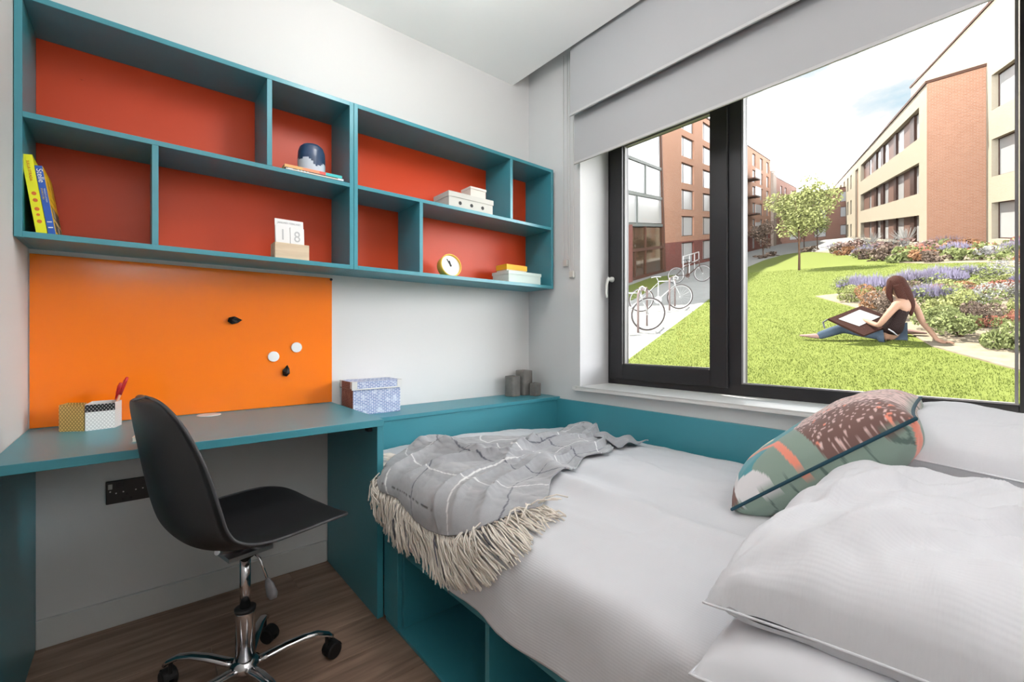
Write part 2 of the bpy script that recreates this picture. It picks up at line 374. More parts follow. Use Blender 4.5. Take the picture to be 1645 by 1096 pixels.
# flat books and the dipped glaze pot
PX0 = .715
g1 = thing('book', 'thin dark booklet with white letters lying lowest under the blue pot', 'book', (.845, -.165, ZM), R(-1))
MB().box(-.115, .115, -.075, .075, 0, .002).box(-.115, .115, -.075, .075, .0085, .0105).box(-.115, -.113, -.075, .075, .002, .0085).build('cover', mat('ink_cover', rgb(40, 36, 52), .5), g1)
MB().box(-.1125, .113, -.073, .073, .002, .0085).build('pages', M_page, g1)
for i, (xx, ww) in enumerate(((-.105, .018), (-.07, .006), (-.058, .006), (-.046, .006), (-.034, .006))):
    MB().box(xx, xx+ww, -.0757, -.075, .002, .0086).build('spine_letter', M_wprint, g1)
MB().box(.088, .112, -.0757, -.073, .0015, .0092).build('spine_label', M_wprint, g1)
g2 = thing('book', 'striped orange, coral and turquoise book lying directly under the blue pot', 'book', (.842, -.163, ZM+.0106), R(-1.5))
st = MB(); st.box(-.112, -.045, -.07, .07, 0, .014, 0); st.box(-.045, .02, -.07, .07, 0, .014, 1); st.box(.02, .045, -.07, .07, 0, .014, 2); st.box(.045, .112, -.07, .07, 0, .014, 3)
st.build('cover', [mat('peach_cover', rgb(240, 176, 110), .5), mat('salmon_cover', rgb(242, 150, 110), .5), mat('coral_cover', rgb(236, 96, 88), .5), mat('turquoise_cover', rgb(60, 190, 190), .5)], g2)
MB().box(-.108, .112, .069, .0705, .0015, .011).build('pages', M_page, g2)
v1 = thing('ceramic_pot', 'upturned dark blue ceramic pot with white dipped rim on the striped book', 'pot', (.848, -.165, ZM+.0247))
M_pot = mat('ink_blue_glaze', rgb(44, 66, 98), .32, noise_s=25, noise_a=.35, spec=.6); M_potw = mat('milky_glaze', rgb(196, 208, 222), .35, noise_s=18, noise_a=.12)
def potp(i, j):
    a = 2*pi*i; prof = [(.050, 0), (.0525, .004), (.054, .03), (.054, .06), (.052, .082), (.046, .098), (.034, .108), (.016, .112), (.0001, .1125)]
    q = j*(len(prof)-1); k = min(int(q), len(prof)-2); u = q-k; r = prof[k][0]*(1-u)+prof[k+1][0]*u; z = prof[k][1]*(1-u)+prof[k+1][1]*u
    return (r*cos(a), r*sin(a), z*1.13)
pm = MB(); pm.grid(40, 40, potp, cu=True, fmi=lambda i, j: 0 if j > .27+.05*sin(2*pi*i*2+1)+.03*sin(2*pi*i*5) else 1)
pm.lathe([(.046, .001), (.050, .0)], 40); pm.build('body', [M_pot, M_potw], v1, smooth=True)

# block calendar
ca = thing('block_calendar', 'white perpetual calendar cards reading 18 in a pale wooden block', 'calendar', (.757, -.175, ZL), R(0))
ca.scale = (1.22, 1.22, 1.5)
cb_ = MB(); cb_.box(-.052, .052, -.045, -.037, 0, .042); cb_.box(-.052, .052, .008, .016, 0, .042); cb_.box(-.052, -.046, -.037, .008, 0, .042); cb_.box(.046, .052, -.037, .008, 0, .042); cb_.box(-.046, .046, -.037, .008, 0, .004)
cb_.build('wooden_block', M_pale, ca, bevel=.0008)
M_card = mat('calendar_card', rgb(232, 232, 232), .6); M_grey = mat('grey_print', rgb(186, 188, 190), .7)
Tc = Matrix.Translation((0, -.02, .005)) @ Matrix.Rotation(R(-6), 4, 'X')
MB().box(-.044, .044, .006, .010, 0, .108, T=Tc).build('card', M_card, ca)
MB().box(-.044, -.001, -.001, .004, 0, .088, T=Tc).build('card', M_card, ca); MB().box(.001, .044, -.001, .004, 0, .086, T=Tc).build('card', M_card, ca)
Mt = lambda x, z, yy=-.0014: Tc @ basis((1, 0, 0), (0, 0, 1), (0, -1, 0), (x, yy, z))
text_mesh('digit', '1', .042, M_grey, ca, Mt(-.022, .062), align='CENTER'); text_mesh('digit', '8', .042, M_grey, ca, Mt(.022, .060), align='CENTER')
text_mesh('month_text', 'JANUARY FEBRUARY', .0078, M_grey, ca, Mt(0, .098, .0055), align='CENTER')

# perforated grey box with small box
M_grey_box = mat('stone_grey_card', rgb(196, 196, 190), .7); M_mint = mat('pale_mint_card', rgb(208, 222, 216), .7)
def lidbox(name, label, x, y, z, w, d, h, m, lid=.02, rz=0, holes=0, cat='box', ml=None):
    t = thing(name, label, cat, (x, y, z), rz)
    MB().box(-w/2+.003, w/2-.003, -d/2+.003, d/2-.003, 0, h-.002).build('body', m, t, bevel=.001)
    l = MB(); l.box(-w/2, w/2, -d/2, d/2, h-.003, h); l.box(-w/2, w/2, -d/2, -d/2+.002, h-lid, h-.003); l.box(-w/2, w/2, d/2-.002, d/2, h-lid, h-.003); l.box(-w/2, -w/2+.002, -d/2+.002, d/2-.002, h-lid, h-.003); l.box(w/2-.002, w/2, -d/2+.002, d/2-.002, h-lid, h-.003)
    l.build('lid', ml or m, t)
    for i in range(holes):
        MB().lathe([(0, 0), (.0095, 0), (.0095, .0012), (0, .0012)], 18, (-w/2+w*(i+1)/(holes+1), -d/2+.0035, (h-lid)*.5), Matrix.Rotation(pi/2, 3, 'X')).build('hole', M_blk2, t)
    return t
lidbox('storage_box', 'pale grey flat box with three round holes on the upper right shelf', 1.628, -.158, ZM, .285, .15, .078, M_grey_box, holes=3, lid=.026)
lidbox('storage_box', 'tiny beige box standing on top of the perforated grey box', 1.680, -.175, ZM+.078, .105, .09, .055, mat('beige_card', rgb(214, 208, 200), .7), lid=.012)
lidbox('storage_box', 'pale mint lidded box at the right end of the bottom shelf', 2.02, -.137, ZL, .255, .155, .068, M_mint, lid=.018)
lidbox('storage_box', 'small box with mustard yellow lid on the pale mint box', 1.968, -.15, ZL+.068, .155, .10, .038, mat('cream_card', rgb(222, 214, 196), .7), lid=.030, ml=mat('mustard_card', rgb(238, 178, 44), .6))

# round clock, tilted back
M_ylw = mat('golden_yellow_shell', rgb(252, 202, 84), .4)
ck = thing('desk_clock', 'round yellow clock with white face tilted back on the bottom shelf', 'clock', (1.545, -.15, ZL+.002))
ck.scale = (1.1, 1.1, 1.1)
Rc = basis(*[Matrix.Rotation(R(-2), 3, 'Z') @ Matrix.Rotation(R(-12), 3, 'X') @ Vector(q) for q in ((1, 0, 0), (0, 0, 1), (0, -1, 0))], (0, 0, .056))
cm = MB(); cm.lathe([(0, -.045), (.040, -.045), (.054, -.03), (.056, .0), (.056, .014), (.0525, .016), (.0505, .010), (.0505, .004), (0, .004)], 48, M=Rc)
cm.build('case', M_ylw, ck, smooth=True)
MB().lathe([(0, .0045), (.050, .0045), (.050, .0055), (0, .0055)], 48, M=Rc).build('dial', mat('dial_white', rgb(240, 240, 240), .5), ck)
def hand(a, l, wd, z):
    T = Rc @ Matrix.Rotation(a, 4, 'Z'); MB().box(-wd, wd, -.006, l, z, z+.001, T=T).build('hand', M_blk2, ck)
hand(R(28), .036, .0026, .0062); hand(R(14), .024, .0034, .0075)
MB().lathe([(0, .006), (.0045, .006), (.0045, .010), (0, .010)], 16, M=Rc).build('hub', M_blk2, ck)

# ------------------------------------------------------------------ board, magnets
bd = thing('magnetic_board', 'large glossy orange board fixed to the wall above the desk', 'board', (.5, -.001, .742))
bx('panel', (.004, .984, -.007, -.0025, .742, 1.3245), M_orange, bd, bevel=.0006)
MB().lathe([(0, 0), (.006, 0), (.006, .004), (.003, .006), (0, .006)], 14, (.980, -.007, 1.318), Matrix.Rotation(pi/2, 3, 'X')).build('corner_clip', M_blk2, bd, world=True)
def disc(x, z, lab):
    t = thing('round_magnet', lab, 'magnet', (x, -.0072, z))
    MB().lathe([(0, 0), (.0215, 0), (.0225, .0012), (.0225, .0045), (.021, .006), (0, .006)], 40, M=Matrix.Rotation(pi/2, 3, 'X')).build('disc', mat('magnet_white', rgb(240, 240, 240), .5), t)
def gem(x, z, lab, rot):
    t = thing('faceted_magnet', lab, 'magnet', (x, -.0072, z)); m = MB()
    n = 6; T = Matrix.Rotation(rot, 4, 'Y') @ Matrix.Rotation(pi/2, 4, 'X')
    ring = lambda r, z_, o: m.add([T @ Vector((r*cos(2*pi*k/n+o)-.002, r*sin(2*pi*k/n+o)*.8, z_)) for k in range(n)])
    a = ring(.015, 0, 0); b = ring(.021, .010, .3); tp = m.add([T @ Vector((.030, .002, .016)), T @ Vector((-.008, 0, .024))])
    for k in range(n):
        m.face((a+k, a+(k+1) % n, b+(k+1) % n)); m.face((a+k, b+(k+1) % n, b+k))
        ang = 2*pi*k/n; m.face((b+k, b+(k+1) % n, tp if cos(ang+.6) > 0 else tp+1))
    ks = [k for k in range(n) if cos(2*pi*k/n+.6) > 0]; 
    m.face((b+ks[0], tp, tp+1)) if ks[0] else m.face((b, tp, tp+1)); m.face((b+(ks[-1]+1) % n, tp+1, tp)); 
    for k in range(n): m.face((b+k, b+(k+1) % n, tp+1))
    m.face([a+k for k in reversed(range(n))]); m.build('gem_body', M_blk2, t)

disc(.735, .962, 'white round magnet on the orange board, the lower left of the two discs')
disc(.828, 1.001, 'white round magnet on the orange board, the upper right of the two discs')
gem(.585, 1.116, 'black faceted magnet on its own near the middle of the orange board', 0)
gem(.784, .895, 'black faceted magnet below the two white discs on the orange board', R(-80))

# ------------------------------------------------------------------ desk and what is on it
dk = thing('desk', 'built-in teal laminate desk with side panels below the orange board', 'desk', (.49, -.29, 0))
bx('desktop', (.001, .985, -.5845, -.001, .715, .740), M_teal, dk, bevel=.001)
bx('side_panel', (.961, .985, -.580, -.016, .001, .7145), M_teal, dk, bevel=.001)
bx('side_panel', (.001, .018, -.580, -.001, .001, .7145), M_teal, dk, bevel=.001)
for yy in (-.52, -.08): MB().box(.944, .961, yy-.014, yy+.014, .690, .7145).box(.930, .944, yy-.014, yy+.014, .710, .7145).build('angle_bracket', M_frame, dk, world=True)
MB().lathe([(0, 0), (.040, 0), (.0405, .001), (.039, .003), (.030, .0035), (0, .0035)], 40, (.495, -.062, .740)).lathe([(0, .0035), (.012, .0035), (.012, .0042), (0, .0042)], 20, (.505, -.075, .740)).build('cable_grommet', M_plast, dk, world=True, label='pale round cable grommet')
sk = thing('wall_socket', 'black double wall socket with white switch on wall beneath the desk', 'socket', (.30, -.001, .485))
bx('plate', (.192, .405, -.008, -.001, .443, .526), mat('socket_black', rgb(38, 38, 38), .35), sk, bevel=.002)
M_lite = mat('socket_white', rgb(190, 190, 184), .4)
MB().box(.198, .210, -.012, -.008, .497, .516).build('white_switch', M_lite, sk, world=True, bevel=.001)
for xx in (.232, .300, .372): MB().box(xx-.009, xx+.009, -.0105, -.008, .497, .516).build('switch', M_black, sk, world=True, bevel=.001)
for xx, zz in ((.204, .488), (.220, .480), (.240, .482), (.275, .483), (.295, .484), (.345, .484), (.365, .484)): MB().lathe([(0, 0), (.0025, 0), (.0025, .001), (0, .001)], 8, (xx, -.008, zz), Matrix.Rotation(pi/2, 3, 'X')).build('screw', M_satin, sk, world=True)
for xx in (.250, .352):
    for dx_, dz_ in ((0, -.008), (-.011, -.024), (.011, -.024)): MB().box(xx+dx_-.003, xx+dx_+.003, -.0087, -.008, .480+dz_-.004, .480+dz_+.004).build('socket_hole', M_blk2, sk, world=True)

def lattice(name, ca_, cb_, sc, rough=.4, metal=0, w_=.5):
    """two-colour diamond lattice in UV metres"""
    m = bpy.data.materials.new(name); m.use_nodes = True; t = m.node_tree; b = t.nodes['Principled BSDF']; b.inputs['Roughness'].default_value = rough; b.inputs['Metallic'].default_value = metal
    u = N(t, 'ShaderNodeUVMap'); sp = N(t, 'ShaderNodeSeparateXYZ'); lk(t, u.outputs[0], sp.inputs[0])
    outs = []
    for sg in (1, -1):
        a = N(t, 'ShaderNodeMath', operation='MULTIPLY_ADD'); a.inputs[1].default_value = sg*.75; lk(t, sp.outputs['Y'], a.inputs[0]); lk(t, sp.outputs['X'], a.inputs[2])
        q = N(t, 'ShaderNodeMath', operation='MULTIPLY'); q.inputs[1].default_value = sc; lk(t, a.outputs[0], q.inputs[0])
        p = N(t, 'ShaderNodeMath', operation='PINGPONG'); p.inputs[1].default_value = 1; lk(t, q.outputs[0], p.inputs[0]); outs.append(p)
    mn = N(t, 'ShaderNodeMath', operation='MINIMUM'); lk(t, outs[0].outputs[0], mn.inputs[0]); lk(t, outs[1].outputs[0], mn.inputs[1])
    lt = N(t, 'ShaderNodeMath', operation='LESS_THAN'); lt.inputs[1].default_value = w_; lk(t, mn.outputs[0], lt.inputs[0])
    mx = N(t, 'ShaderNodeMix', data_type='RGBA'); mx.inputs[6].default_value = ca_; mx.inputs[7].default_value = cb_; lk(t, lt.outputs[0], mx.inputs[0]); lk(t, mx.outputs[2], b.inputs['Base Color'])
    return m
def wallring(mb, poly, z0, z1, th=.0012, mi=0, closed=True):
    n = len(poly); cx = sum(p[0] for p in poly)/n; cy = sum(p[1] for p in poly)/n; acc = 0
    for i in range(n if closed else n-1):
        a, b = Vector(poly[i]), Vector(poly[(i+1) % n]); L = (b-a).length
        ia = a+(Vector((cx, cy))-a).normalized()*th; ib = b+(Vector((cx, cy))-b).normalized()*th
        mb.quad((a.x, a.y, z0), (b.x, b.y, z0), (b.x, b.y, z1), (a.x, a.y, z1), mi, [(acc, z0), (acc+L, z0), (acc+L, z1), (acc, z1)])
        mb.quad((ib.x, ib.y, z0), (ia.x, ia.y, z0), (ia.x, ia.y, z1), (ib.x, ib.y, z1), mi, [(acc+L, z0), (acc, z0), (acc, z1), (acc+L, z1)])
        mb.quad((a.x, a.y, z1), (b.x, b.y, z1), (ib.x, ib.y, z1), (ia.x, ia.y, z1), mi)
        acc += L
ph = thing('pen_holder', 'gold and white perforated metal pen holder on desk below the orange board', 'pen holder', (.16, -.11, .740))
gp = [(-.076, -.016), (-.014, -.054), (-.012, .01), (-.06, .045)]; wp = [(-.012, -.054), (.061, -.038), (.077, .018), (.05, .045), (.0, .04)]
g = MB(); wallring(g, gp, 0, .086); k = g.add([(x, y, .001) for x, y in gp]); g.face((k, k+1, k+2, k+3)); g.build('gold_compartment', lattice('gold_mesh', rgb(240, 202, 122), rgb(176, 136, 70), 210, .4, 0, .36), ph, label='gold compartment')
g = MB(); wallring(g, wp, 0, .060); k = g.add([(x, y, .001) for x, y in wp]); g.face([k+i for i in range(5)]); g.build('white_compartment', lattice('white_mesh', rgb(236, 236, 234), rgb(205, 205, 205), 210, .5, 0, .35), ph)
g = MB(); wallring(g, wp[:2], .060, .084, closed=False); g.build('mesh_rim', lattice('open_mesh', rgb(228, 228, 228), rgb(52, 52, 56), 210, .5, 0, .5), ph)
g = MB(); wallring(g, wp[1:]+wp[:1], .060, .086, closed=False); g.build('white_rim', M_white, ph)
def pen(name, lab, base, tip, r, mb_, mc):
    t = thing(name, lab, 'pen', base); d = Vector(tip)-Vector(base)
    MB().tube([(0, 0, 0), d*.06, d*.62], [.001, r, r], 10).build('barrel', mb_, t, smooth=True)
    MB().tube([d*.62, d*.97, d], [r*1.15, r*1.15, r*.7], 10).build('cap', mc, t, smooth=True)
    MB().box(-.0012, .0012, r*1.1, r*1.1+.002, -.03, .0, T=Matrix.Translation(d*.93) @ d.to_track_quat('Z', 'Y').to_matrix().to_4x4()).build('clip', mc, t)
M_red = mat('red_pen_plastic', rgb(206, 40, 48), .3); M_clear = mat('clear_pen_barrel', rgb(220, 160, 130), .2)
pen('pen', 'red capped pen leaning right in the white pen holder, the taller one', (.200, -.085, .743), (.252, -.080, .905), .0042, M_clear, M_red)
pen('pen', 'shorter red pen standing left of the taller one in the holder', (.205, -.075, .743), (.234, -.062, .885), .0042, mat('red_ink_barrel', rgb(190, 70, 60), .3), M_red)
nb = thing('notebook', 'pale notebook with a yellow cover strip lying on desk behind chair', 'notebook', (.318, -.352, .740), R(-7))
nb.scale = (.50, 1.12, 1)
MB().box(-.075, .075, -.105, .105, 0, .0018).box(-.075, .075, -.105, .105, .011, .0128).build('cover', mat('marbled_cover', rgb(222, 220, 205), .5, noise_s=30, noise_a=.25), nb)
MB().box(-.073, .0745, -.1035, .1035, .0018, .011).build('pages', M_page, nb)
MB().box(-.055, -.02, -.10, .10, .0128, .0133).build('cover_strip', mat('strip_yellow', rgb(226, 200, 92), .5), nb)

# patterned storage box on the ledge
def weave(name, c1, c2, sc=1.0):
    m = bpy.data.materials.new(name); m.use_nodes = True; t = m.node_tree; b = t.nodes['Principled BSDF']; b.inputs['Roughness'].default_value = .7
    c = N(t, 'ShaderNodeTexCoord'); bk = N(t, 'ShaderNodeTexBrick'); bk.inputs['Scale'].default_value = 1; bk.inputs['Mortar Size'].default_value = .0011; bk.inputs['Brick Width'].default_value = .021*sc; bk.inputs['Row Height'].default_value = .0072*sc; bk.inputs['Bias'].default_value = 0
    bk.inputs['Color1'].default_value = c1; bk.inputs['Color2'].default_value = c1; bk.inputs['Mortar'].default_value = c2
    sp = N(t, 'ShaderNodeSeparateXYZ'); cb = N(t, 'ShaderNodeCombineXYZ'); adx = N(t, 'ShaderNodeMath', operation='ADD'); adz = N(t, 'ShaderNodeMath', operation='ADD')
    lk(t, c.outputs['Object'], sp.inputs[0]); lk(t, sp.outputs[0], adx.inputs[0]); lk(t, sp.outputs[1], adx.inputs[1]); lk(t, adx.outputs[0], cb.inputs[0])
    gn = N(t, 'ShaderNodeNewGeometry'); sn = N(t, 'ShaderNodeSeparateXYZ'); lk(t, gn.outputs['Normal'], sn.inputs[0]); ml = N(t, 'ShaderNodeMath', operation='MULTIPLY'); lk(t, sn.outputs[2], ml.inputs[0]); lk(t, sp.outputs[1], ml.inputs[1])
    lk(t, sp.outputs[2], adz.inputs[0]); lk(t, ml.outputs[0], adz.inputs[1]); lk(t, adz.outputs[0], cb.inputs[1]); lk(t, cb.outputs[0], bk.inputs['Vector'])
    n = N(t, 'ShaderNodeTexNoise'); n.inputs['Scale'].default_value = 40; lk(t, c.outputs['Object'], n.inputs['Vector'])
    mx = N(t, 'ShaderNodeMix', data_type='RGBA'); mx.inputs[7].default_value = c2; rr = N(t, 'ShaderNodeMapRange'); rr.inputs[1].default_value = .5; rr.inputs[2].default_value = .7; rr.inputs[4].default_value = .6
    lk(t, n.outputs[0], rr.inputs[0]); lk(t, rr.outputs[0], mx.inputs[0]); lk(t, bk.outputs[0], mx.inputs[6]); lk(t, mx.outputs[2], b.inputs['Base Color'])
    return m
M_wv = weave('blue_white_check', rgb(120, 138, 186), rgb(232, 236, 246)); M_wvb = weave('russet_check', rgb(112, 58, 46), rgb(168, 122, 108))
sb = thing('storage_box', 'blue and white checked storage box with white corner caps on the teal ledge', 'box', (1.14, -.09, .690))
q = MB(); q.box(-.115, .117, -.072, .070, 0, .128); o_ = q.build('body', [M_wv, M_wvb], sb, bevel=.0015)
q = MB(); q.box(-.120, .122, -.077, .075, .118, .153); l_ = q.build('lid', [M_wv, M_wvb], sb, bevel=.0015)
for o in (o_, l_):
    for p in o.data.polygons:
        if p.normal.x < -.5: p.material_index = 1
for y_ in (-.0785, .0745): MB().box(-.1215, .1235, y_, y_+.002, .116, .121).build('lid_edging', M_white, sb)
for sx_ in (-1, 1):
    for sy_ in (-1, 1):
        x0, y0 = (.001+sx_*.121), (-.001+sy_*.076)
        m_ = MB(); a, b_, c_ = (x0+sx_*.0012, y0+sy_*.0012), None, None
        m_.box(min(x0+sx_*.001, x0-sx_*.024), max(x0+sx_*.001, x0-sx_*.024), min(y0, y0+sy_*.0015), max(y0, y0+sy_*.0015), .122, .154)
        m_.box(min(x0, x0+sx_*.0015), max(x0, x0+sx_*.0015), min(y0+sy_*.0015, y0-sy_*.02), max(y0+sy_*.0015, y0-sy_*.02), .122, .154)
        k = m_.add([(x0+sx_*.0015, y0+sy_*.0015, .1545), (x0-sx_*.026, y0+sy_*.0015, .1545), (x0+sx_*.0015, y0-sy_*.024, .1545), (x0+sx_*.0015, y0+sy_*.0015, .1532), (x0-sx_*.026, y0+sy_*.0015, .1532), (x0+sx_*.0015, y0-sy_*.024, .1532)])
        m_.face((k, k+1, k+2)); m_.face((k+3, k+5, k+4)); m_.face((k+1, k+4, k+5, k+2))
        m_.build('corner_cap', M_white, sb)

M_conc = mat('weathered_grey_concrete', rgb(118, 114, 110), .85, noise_s=22, noise_a=.45, bump=.5, bump_s=90)
def candle(x, y, w_, h_, lab, rz):
    t = thing('candle_holder', lab, 'candle holder', (x, y, .690), rz)
    m = MB(); rr_ = w_/2; pr = [(rr_*.93, 0), (rr_, .004), (rr_, h_-.003), (rr_*.94, h_), (rr_*.5, h_), (rr_*.46, h_-.012), (0, h_-.012)]
    rings = []
    for r_, z in pr:
        rings.append(m.add([(max(-r_*.86, min(r_*.86, r_*1.12*cos(2*pi*k/32))), max(-r_*.86, min(r_*.86, r_*1.12*sin(2*pi*k/32))), z) for k in range(32)]))
    for i in range(len(pr)-1):
        for k in range(32): m.face((rings[i]+k, rings[i]+(k+1) % 32, rings[i+1]+(k+1) % 32, rings[i+1]+k))
    m.face([rings[0]+k for k in reversed(range(32))]); m.build('block', M_conc, t)
candle(2.030, -.085, .082, .122, 'rough grey candle holder of middle height, leftmost on the ledge', R(8))
candle(2.128, -.078, .092, .152, 'tallest rough grey candle holder in the corner of the ledge', R(4))
candle(2.150, -.158, .062, .078, 'smallest grey candle holder in front of the tallest one', R(10))

# ------------------------------------------------------------------ swivel chair
CX, CY = .523, -.652
ch = thing('desk_chair', 'black moulded shell swivel chair on a chrome five-star base at desk', 'chair', (CX, CY, 0))
hd = R(13)
prof = [(.240, .484), (.226, .493), (.196, .498), (.14, .497), (.05, .486), (-.03, .475), (-.095, .477), (-.150, .500), (-.187, .545), (-.207, .605), (-.221, .675), (-.234, .75), (-.248, .83), (-.258, .888)]
wid = [.222, .224, .226, .230, .232, .229, .224, .220, .217, .214, .210, .204, .196, .188]
dish = [.0, .004, .012, .022, .032, .042, .052, .060, .066, .069, .066, .058, .044, .028]
def cr1(a, t):
    t = max(0, min(.99999, t))*(len(a)-1); i = int(t); u = t-i; p0, p1, p2, p3 = a[max(i-1, 0)], a[i], a[min(i+1, len(a)-1)], a[min(i+2, len(a)-1)]
    return .5*((2*p1)+(-p0+p2)*u+(2*p0-5*p1+4*p2-p3)*u*u+(-p0+3*p1-3*p2+p3)*u**3)
PXs = [p[0] for p in prof]; PZs = [p[1] for p in prof]
def shell(i, j, off=0):
    s_ = (i*2-1); t = j
    x, z, wd, dd = cr1(PXs, t), cr1(PZs, t), cr1(wid, t), cr1(dish, t)
    dx, dz = cr1(PXs, min(t+.01, 1))-cr1(PXs, max(t-.01, 0)), cr1(PZs, min(t+.01, 1))-cr1(PZs, max(t-.01, 0)); L = sqrt(dx*dx+dz*dz) or 1
    nx, nz_ = dz/L, -dx/L            # towards the sitter: up on the seat, forward on the back
    k = abs(s_)**2.3*dd
    if t > .74: wd *= max(0, 1-((t-.74)/.26)**2.9)**(1/2.6)
    if t < .30: wd *= max(0, 1-((.30-t)/.30)**2.3)**(1/2.2)
    return Vector((x+nx*(k-off), s_*wd, z+nz_*(k-off)))
SW = Matrix.Rotation(hd, 4, 'Z')
n1, n2 = 33, 121; m = MB()
jt = lambda j: .5-.5*cos(pi*j)*(1-.0*j)
shell_ = shell
def shell(i, j, off=0): return shell_(i, .35*j+.65*jt(j), off)
m.grid(n1, n2, lambda i, j: SW @ shell(i, j)); k2 = len(m.v); m.grid(n1, n2, lambda i, j: SW @ shell(i, j, .0055), flip=True)
bd_ = [i for i in range(n1)]+[j*n1+n1-1 for j in range(1, n2)]+[(n2-1)*n1+i for i in range(n1-2, -1, -1)]+[j*n1 for j in range(n2-2, 0, -1)]
for a, b in zip(bd_, bd_[1:]+bd_[:1]): m.face((a, b, k2+b, k2+a))
sh_ = m.build('shell_seat', M_black, ch, smooth=True, merge=False)
rp = [SW @ (shell((bd_[q] % n1)/(n1-1), (bd_[q]//n1)/(n2-1))*.5+shell((bd_[q] % n1)/(n1-1), (bd_[q]//n1)/(n2-1), .0055)*.5) for q in range(len(bd_))]
MB().tube(rp, .0042, 8, closed=True).build('edge_bead', mat('worn_black_edge', rgb(62, 62, 65), .35), ch, smooth=True)
m = MB()
for a in (35, 145, 215, 325):
    p = SW @ Vector((.12*cos(R(a)), .12*sin(R(a)), .470)); m.tube([(0, 0, .418), p*.4+Vector((0, 0, .418*.6)), p+Vector((0, 0, -.004))], .008, 8)
m.box(-.06, .06, -.045, .045, .412, .424, T=SW); m.build('seat_bracket', M_satin, ch, bevel=0)
m = MB(); m.lathe([(0, .398), (.024, .398), (.028, .408), (.028, .414), (0, .414)], 24); m.build('swivel_collar', M_blk2, ch, smooth=False)
MB().lathe([(.0145, .24), (.0145, .402), (0, .402)], 28).build('gas_lift', M_chrome, ch, smooth=True)
m = MB(); m.lathe([(.026, .085), (.0265, .235), (.0265, .243), (.022, .243), (.018, .238)], 32); m.build('column', M_chrome, ch, smooth=True)
MB().lathe([(.0275, .238), (.0285, .247), (.022, .2485), (.0148, .2485)], 32).build('column_ring', M_blk2, ch, smooth=True)
LV = MB(); LV.tube([(.02, -.02, .408), (.032, -.032, .395), (.048, -.058, .335)], .0035, 8); lv = LV.build('lever', M_chrome, ch, smooth=True)
LK = MB(); LK.tube([(.047, -.056, .339), (.051, -.062, .323), (.057, -.074, .297), (.059, -.079, .285)], [.006, .013, .0165, .010], 14, flat=.6); LK.build('lever_paddle', mat('grey_paddle', rgb(120, 120, 124), .35), lv, smooth=True)
MB().lathe([(0, .058), (.030, .060), (.040, .070), (.040, .088), (.030, .096), (.0265, .10), (0, .10)], 28).build('hub', M_chrome, ch, smooth=True)
for kk in range(5):
    A = R(-6+72*kk); d = Vector((cos(A), sin(A), 0))
    a_ = MB(); pts = [d*.020+Vector((0, 0, .077)), d*.06+Vector((0, 0, .084)), d*.11+Vector((0, 0, .094)), d*.16+Vector((0, 0, .099)), d*.20+Vector((0, 0, .096)), d*.232+Vector((0, 0, .082)), d*.245+Vector((0, 0, .070))]
    a_.tube(pts, [.017, .0165, .0155, .014, .013, .012, .0105], 14, flat=.62)
    arm = a_.build('base_arm', M_chrome, ch, smooth=True)
    c_ = MB(); pp_ = d*.228; tng = Vector((-d.y, d.x, 0)); rotc = random.uniform(0, 6.28); fd = Vector((cos(rotc), sin(rotc), 0)); ax = Vector((-fd.y, fd.x, 0))
    cen = pp_+fd*.018+Vector((0, 0, .0255))
    for sg in (-1, 1):
        Mx = basis(fd, (0, 0, 1), ax*-1 if False else ax, (0, 0, 0)).to_3x3()
        c_.lathe([(0, -.008), (.021, -.008), (.025, -.005), (.025, .005), (.021, .008), (0, .008)], 26, cen+ax*sg*.012, Mx)
    ca_ = c_.build('castor', M_blk2, arm, smooth=False)
    hh = MB(); hh.tube([pp_+Vector((0, 0, .045)), pp_+Vector((0, 0, .078))], .006, 8)
    hh.grid(13, 5, lambda i, j: cen+fd*(.028*cos(pi*i*.9+.15))+Vector((0, 0, .0285*sin(pi*i*.9+.15)))+ax*(j-.5)*.030)
    hh.build('castor_hood', M_blk2, arm)

# ------------------------------------------------------------------ bed base
XF = .985
bb = thing('bed', 'teal laminate bed base with open storage compartments facing the room', 'bed', (1.6, -1.3, 0))
YB0, YB1 = -.2835, -2.36
B = lambda n, d: bx(n, d, M_teal, bb, bevel=.001)
B('bottom_panel', (XF, 1.62, YB1, -.60, .001, .013)); B('platform', (XF+.02, RW-.020, YB1, YB0, .290, .308)); B('top_rail', (XF, XF+.018, YB1, -.586, .287, .338))
B('front_stile', (XF, XF+.018, -.700, -.586, .013, .287)); B('end_panel', (XF+.02, RW-.02, YB0-.018, YB0, .002, .288))
B('back_panel', (1.62, 1.638, YB1, -.60, .001, .288))
for yy in (-.700, -1.226, -1.752, YB1+.010): B('divider', (XF+(.019 if yy == -.7 else 0), 1.62, yy-.010, yy+.008, .013, .287))
MB().lathe([(0, 0), (.004, 0), (.003, .002), (0, .002)], 10, (XF, -1.03, .325), Matrix.Rotation(-pi/2, 3, 'Y')).build('screw', M_satin, bb, world=True)
M_linen = mat('white_cotton', rgb(211, 212, 217), .9, bump=.0, sheen=.15)
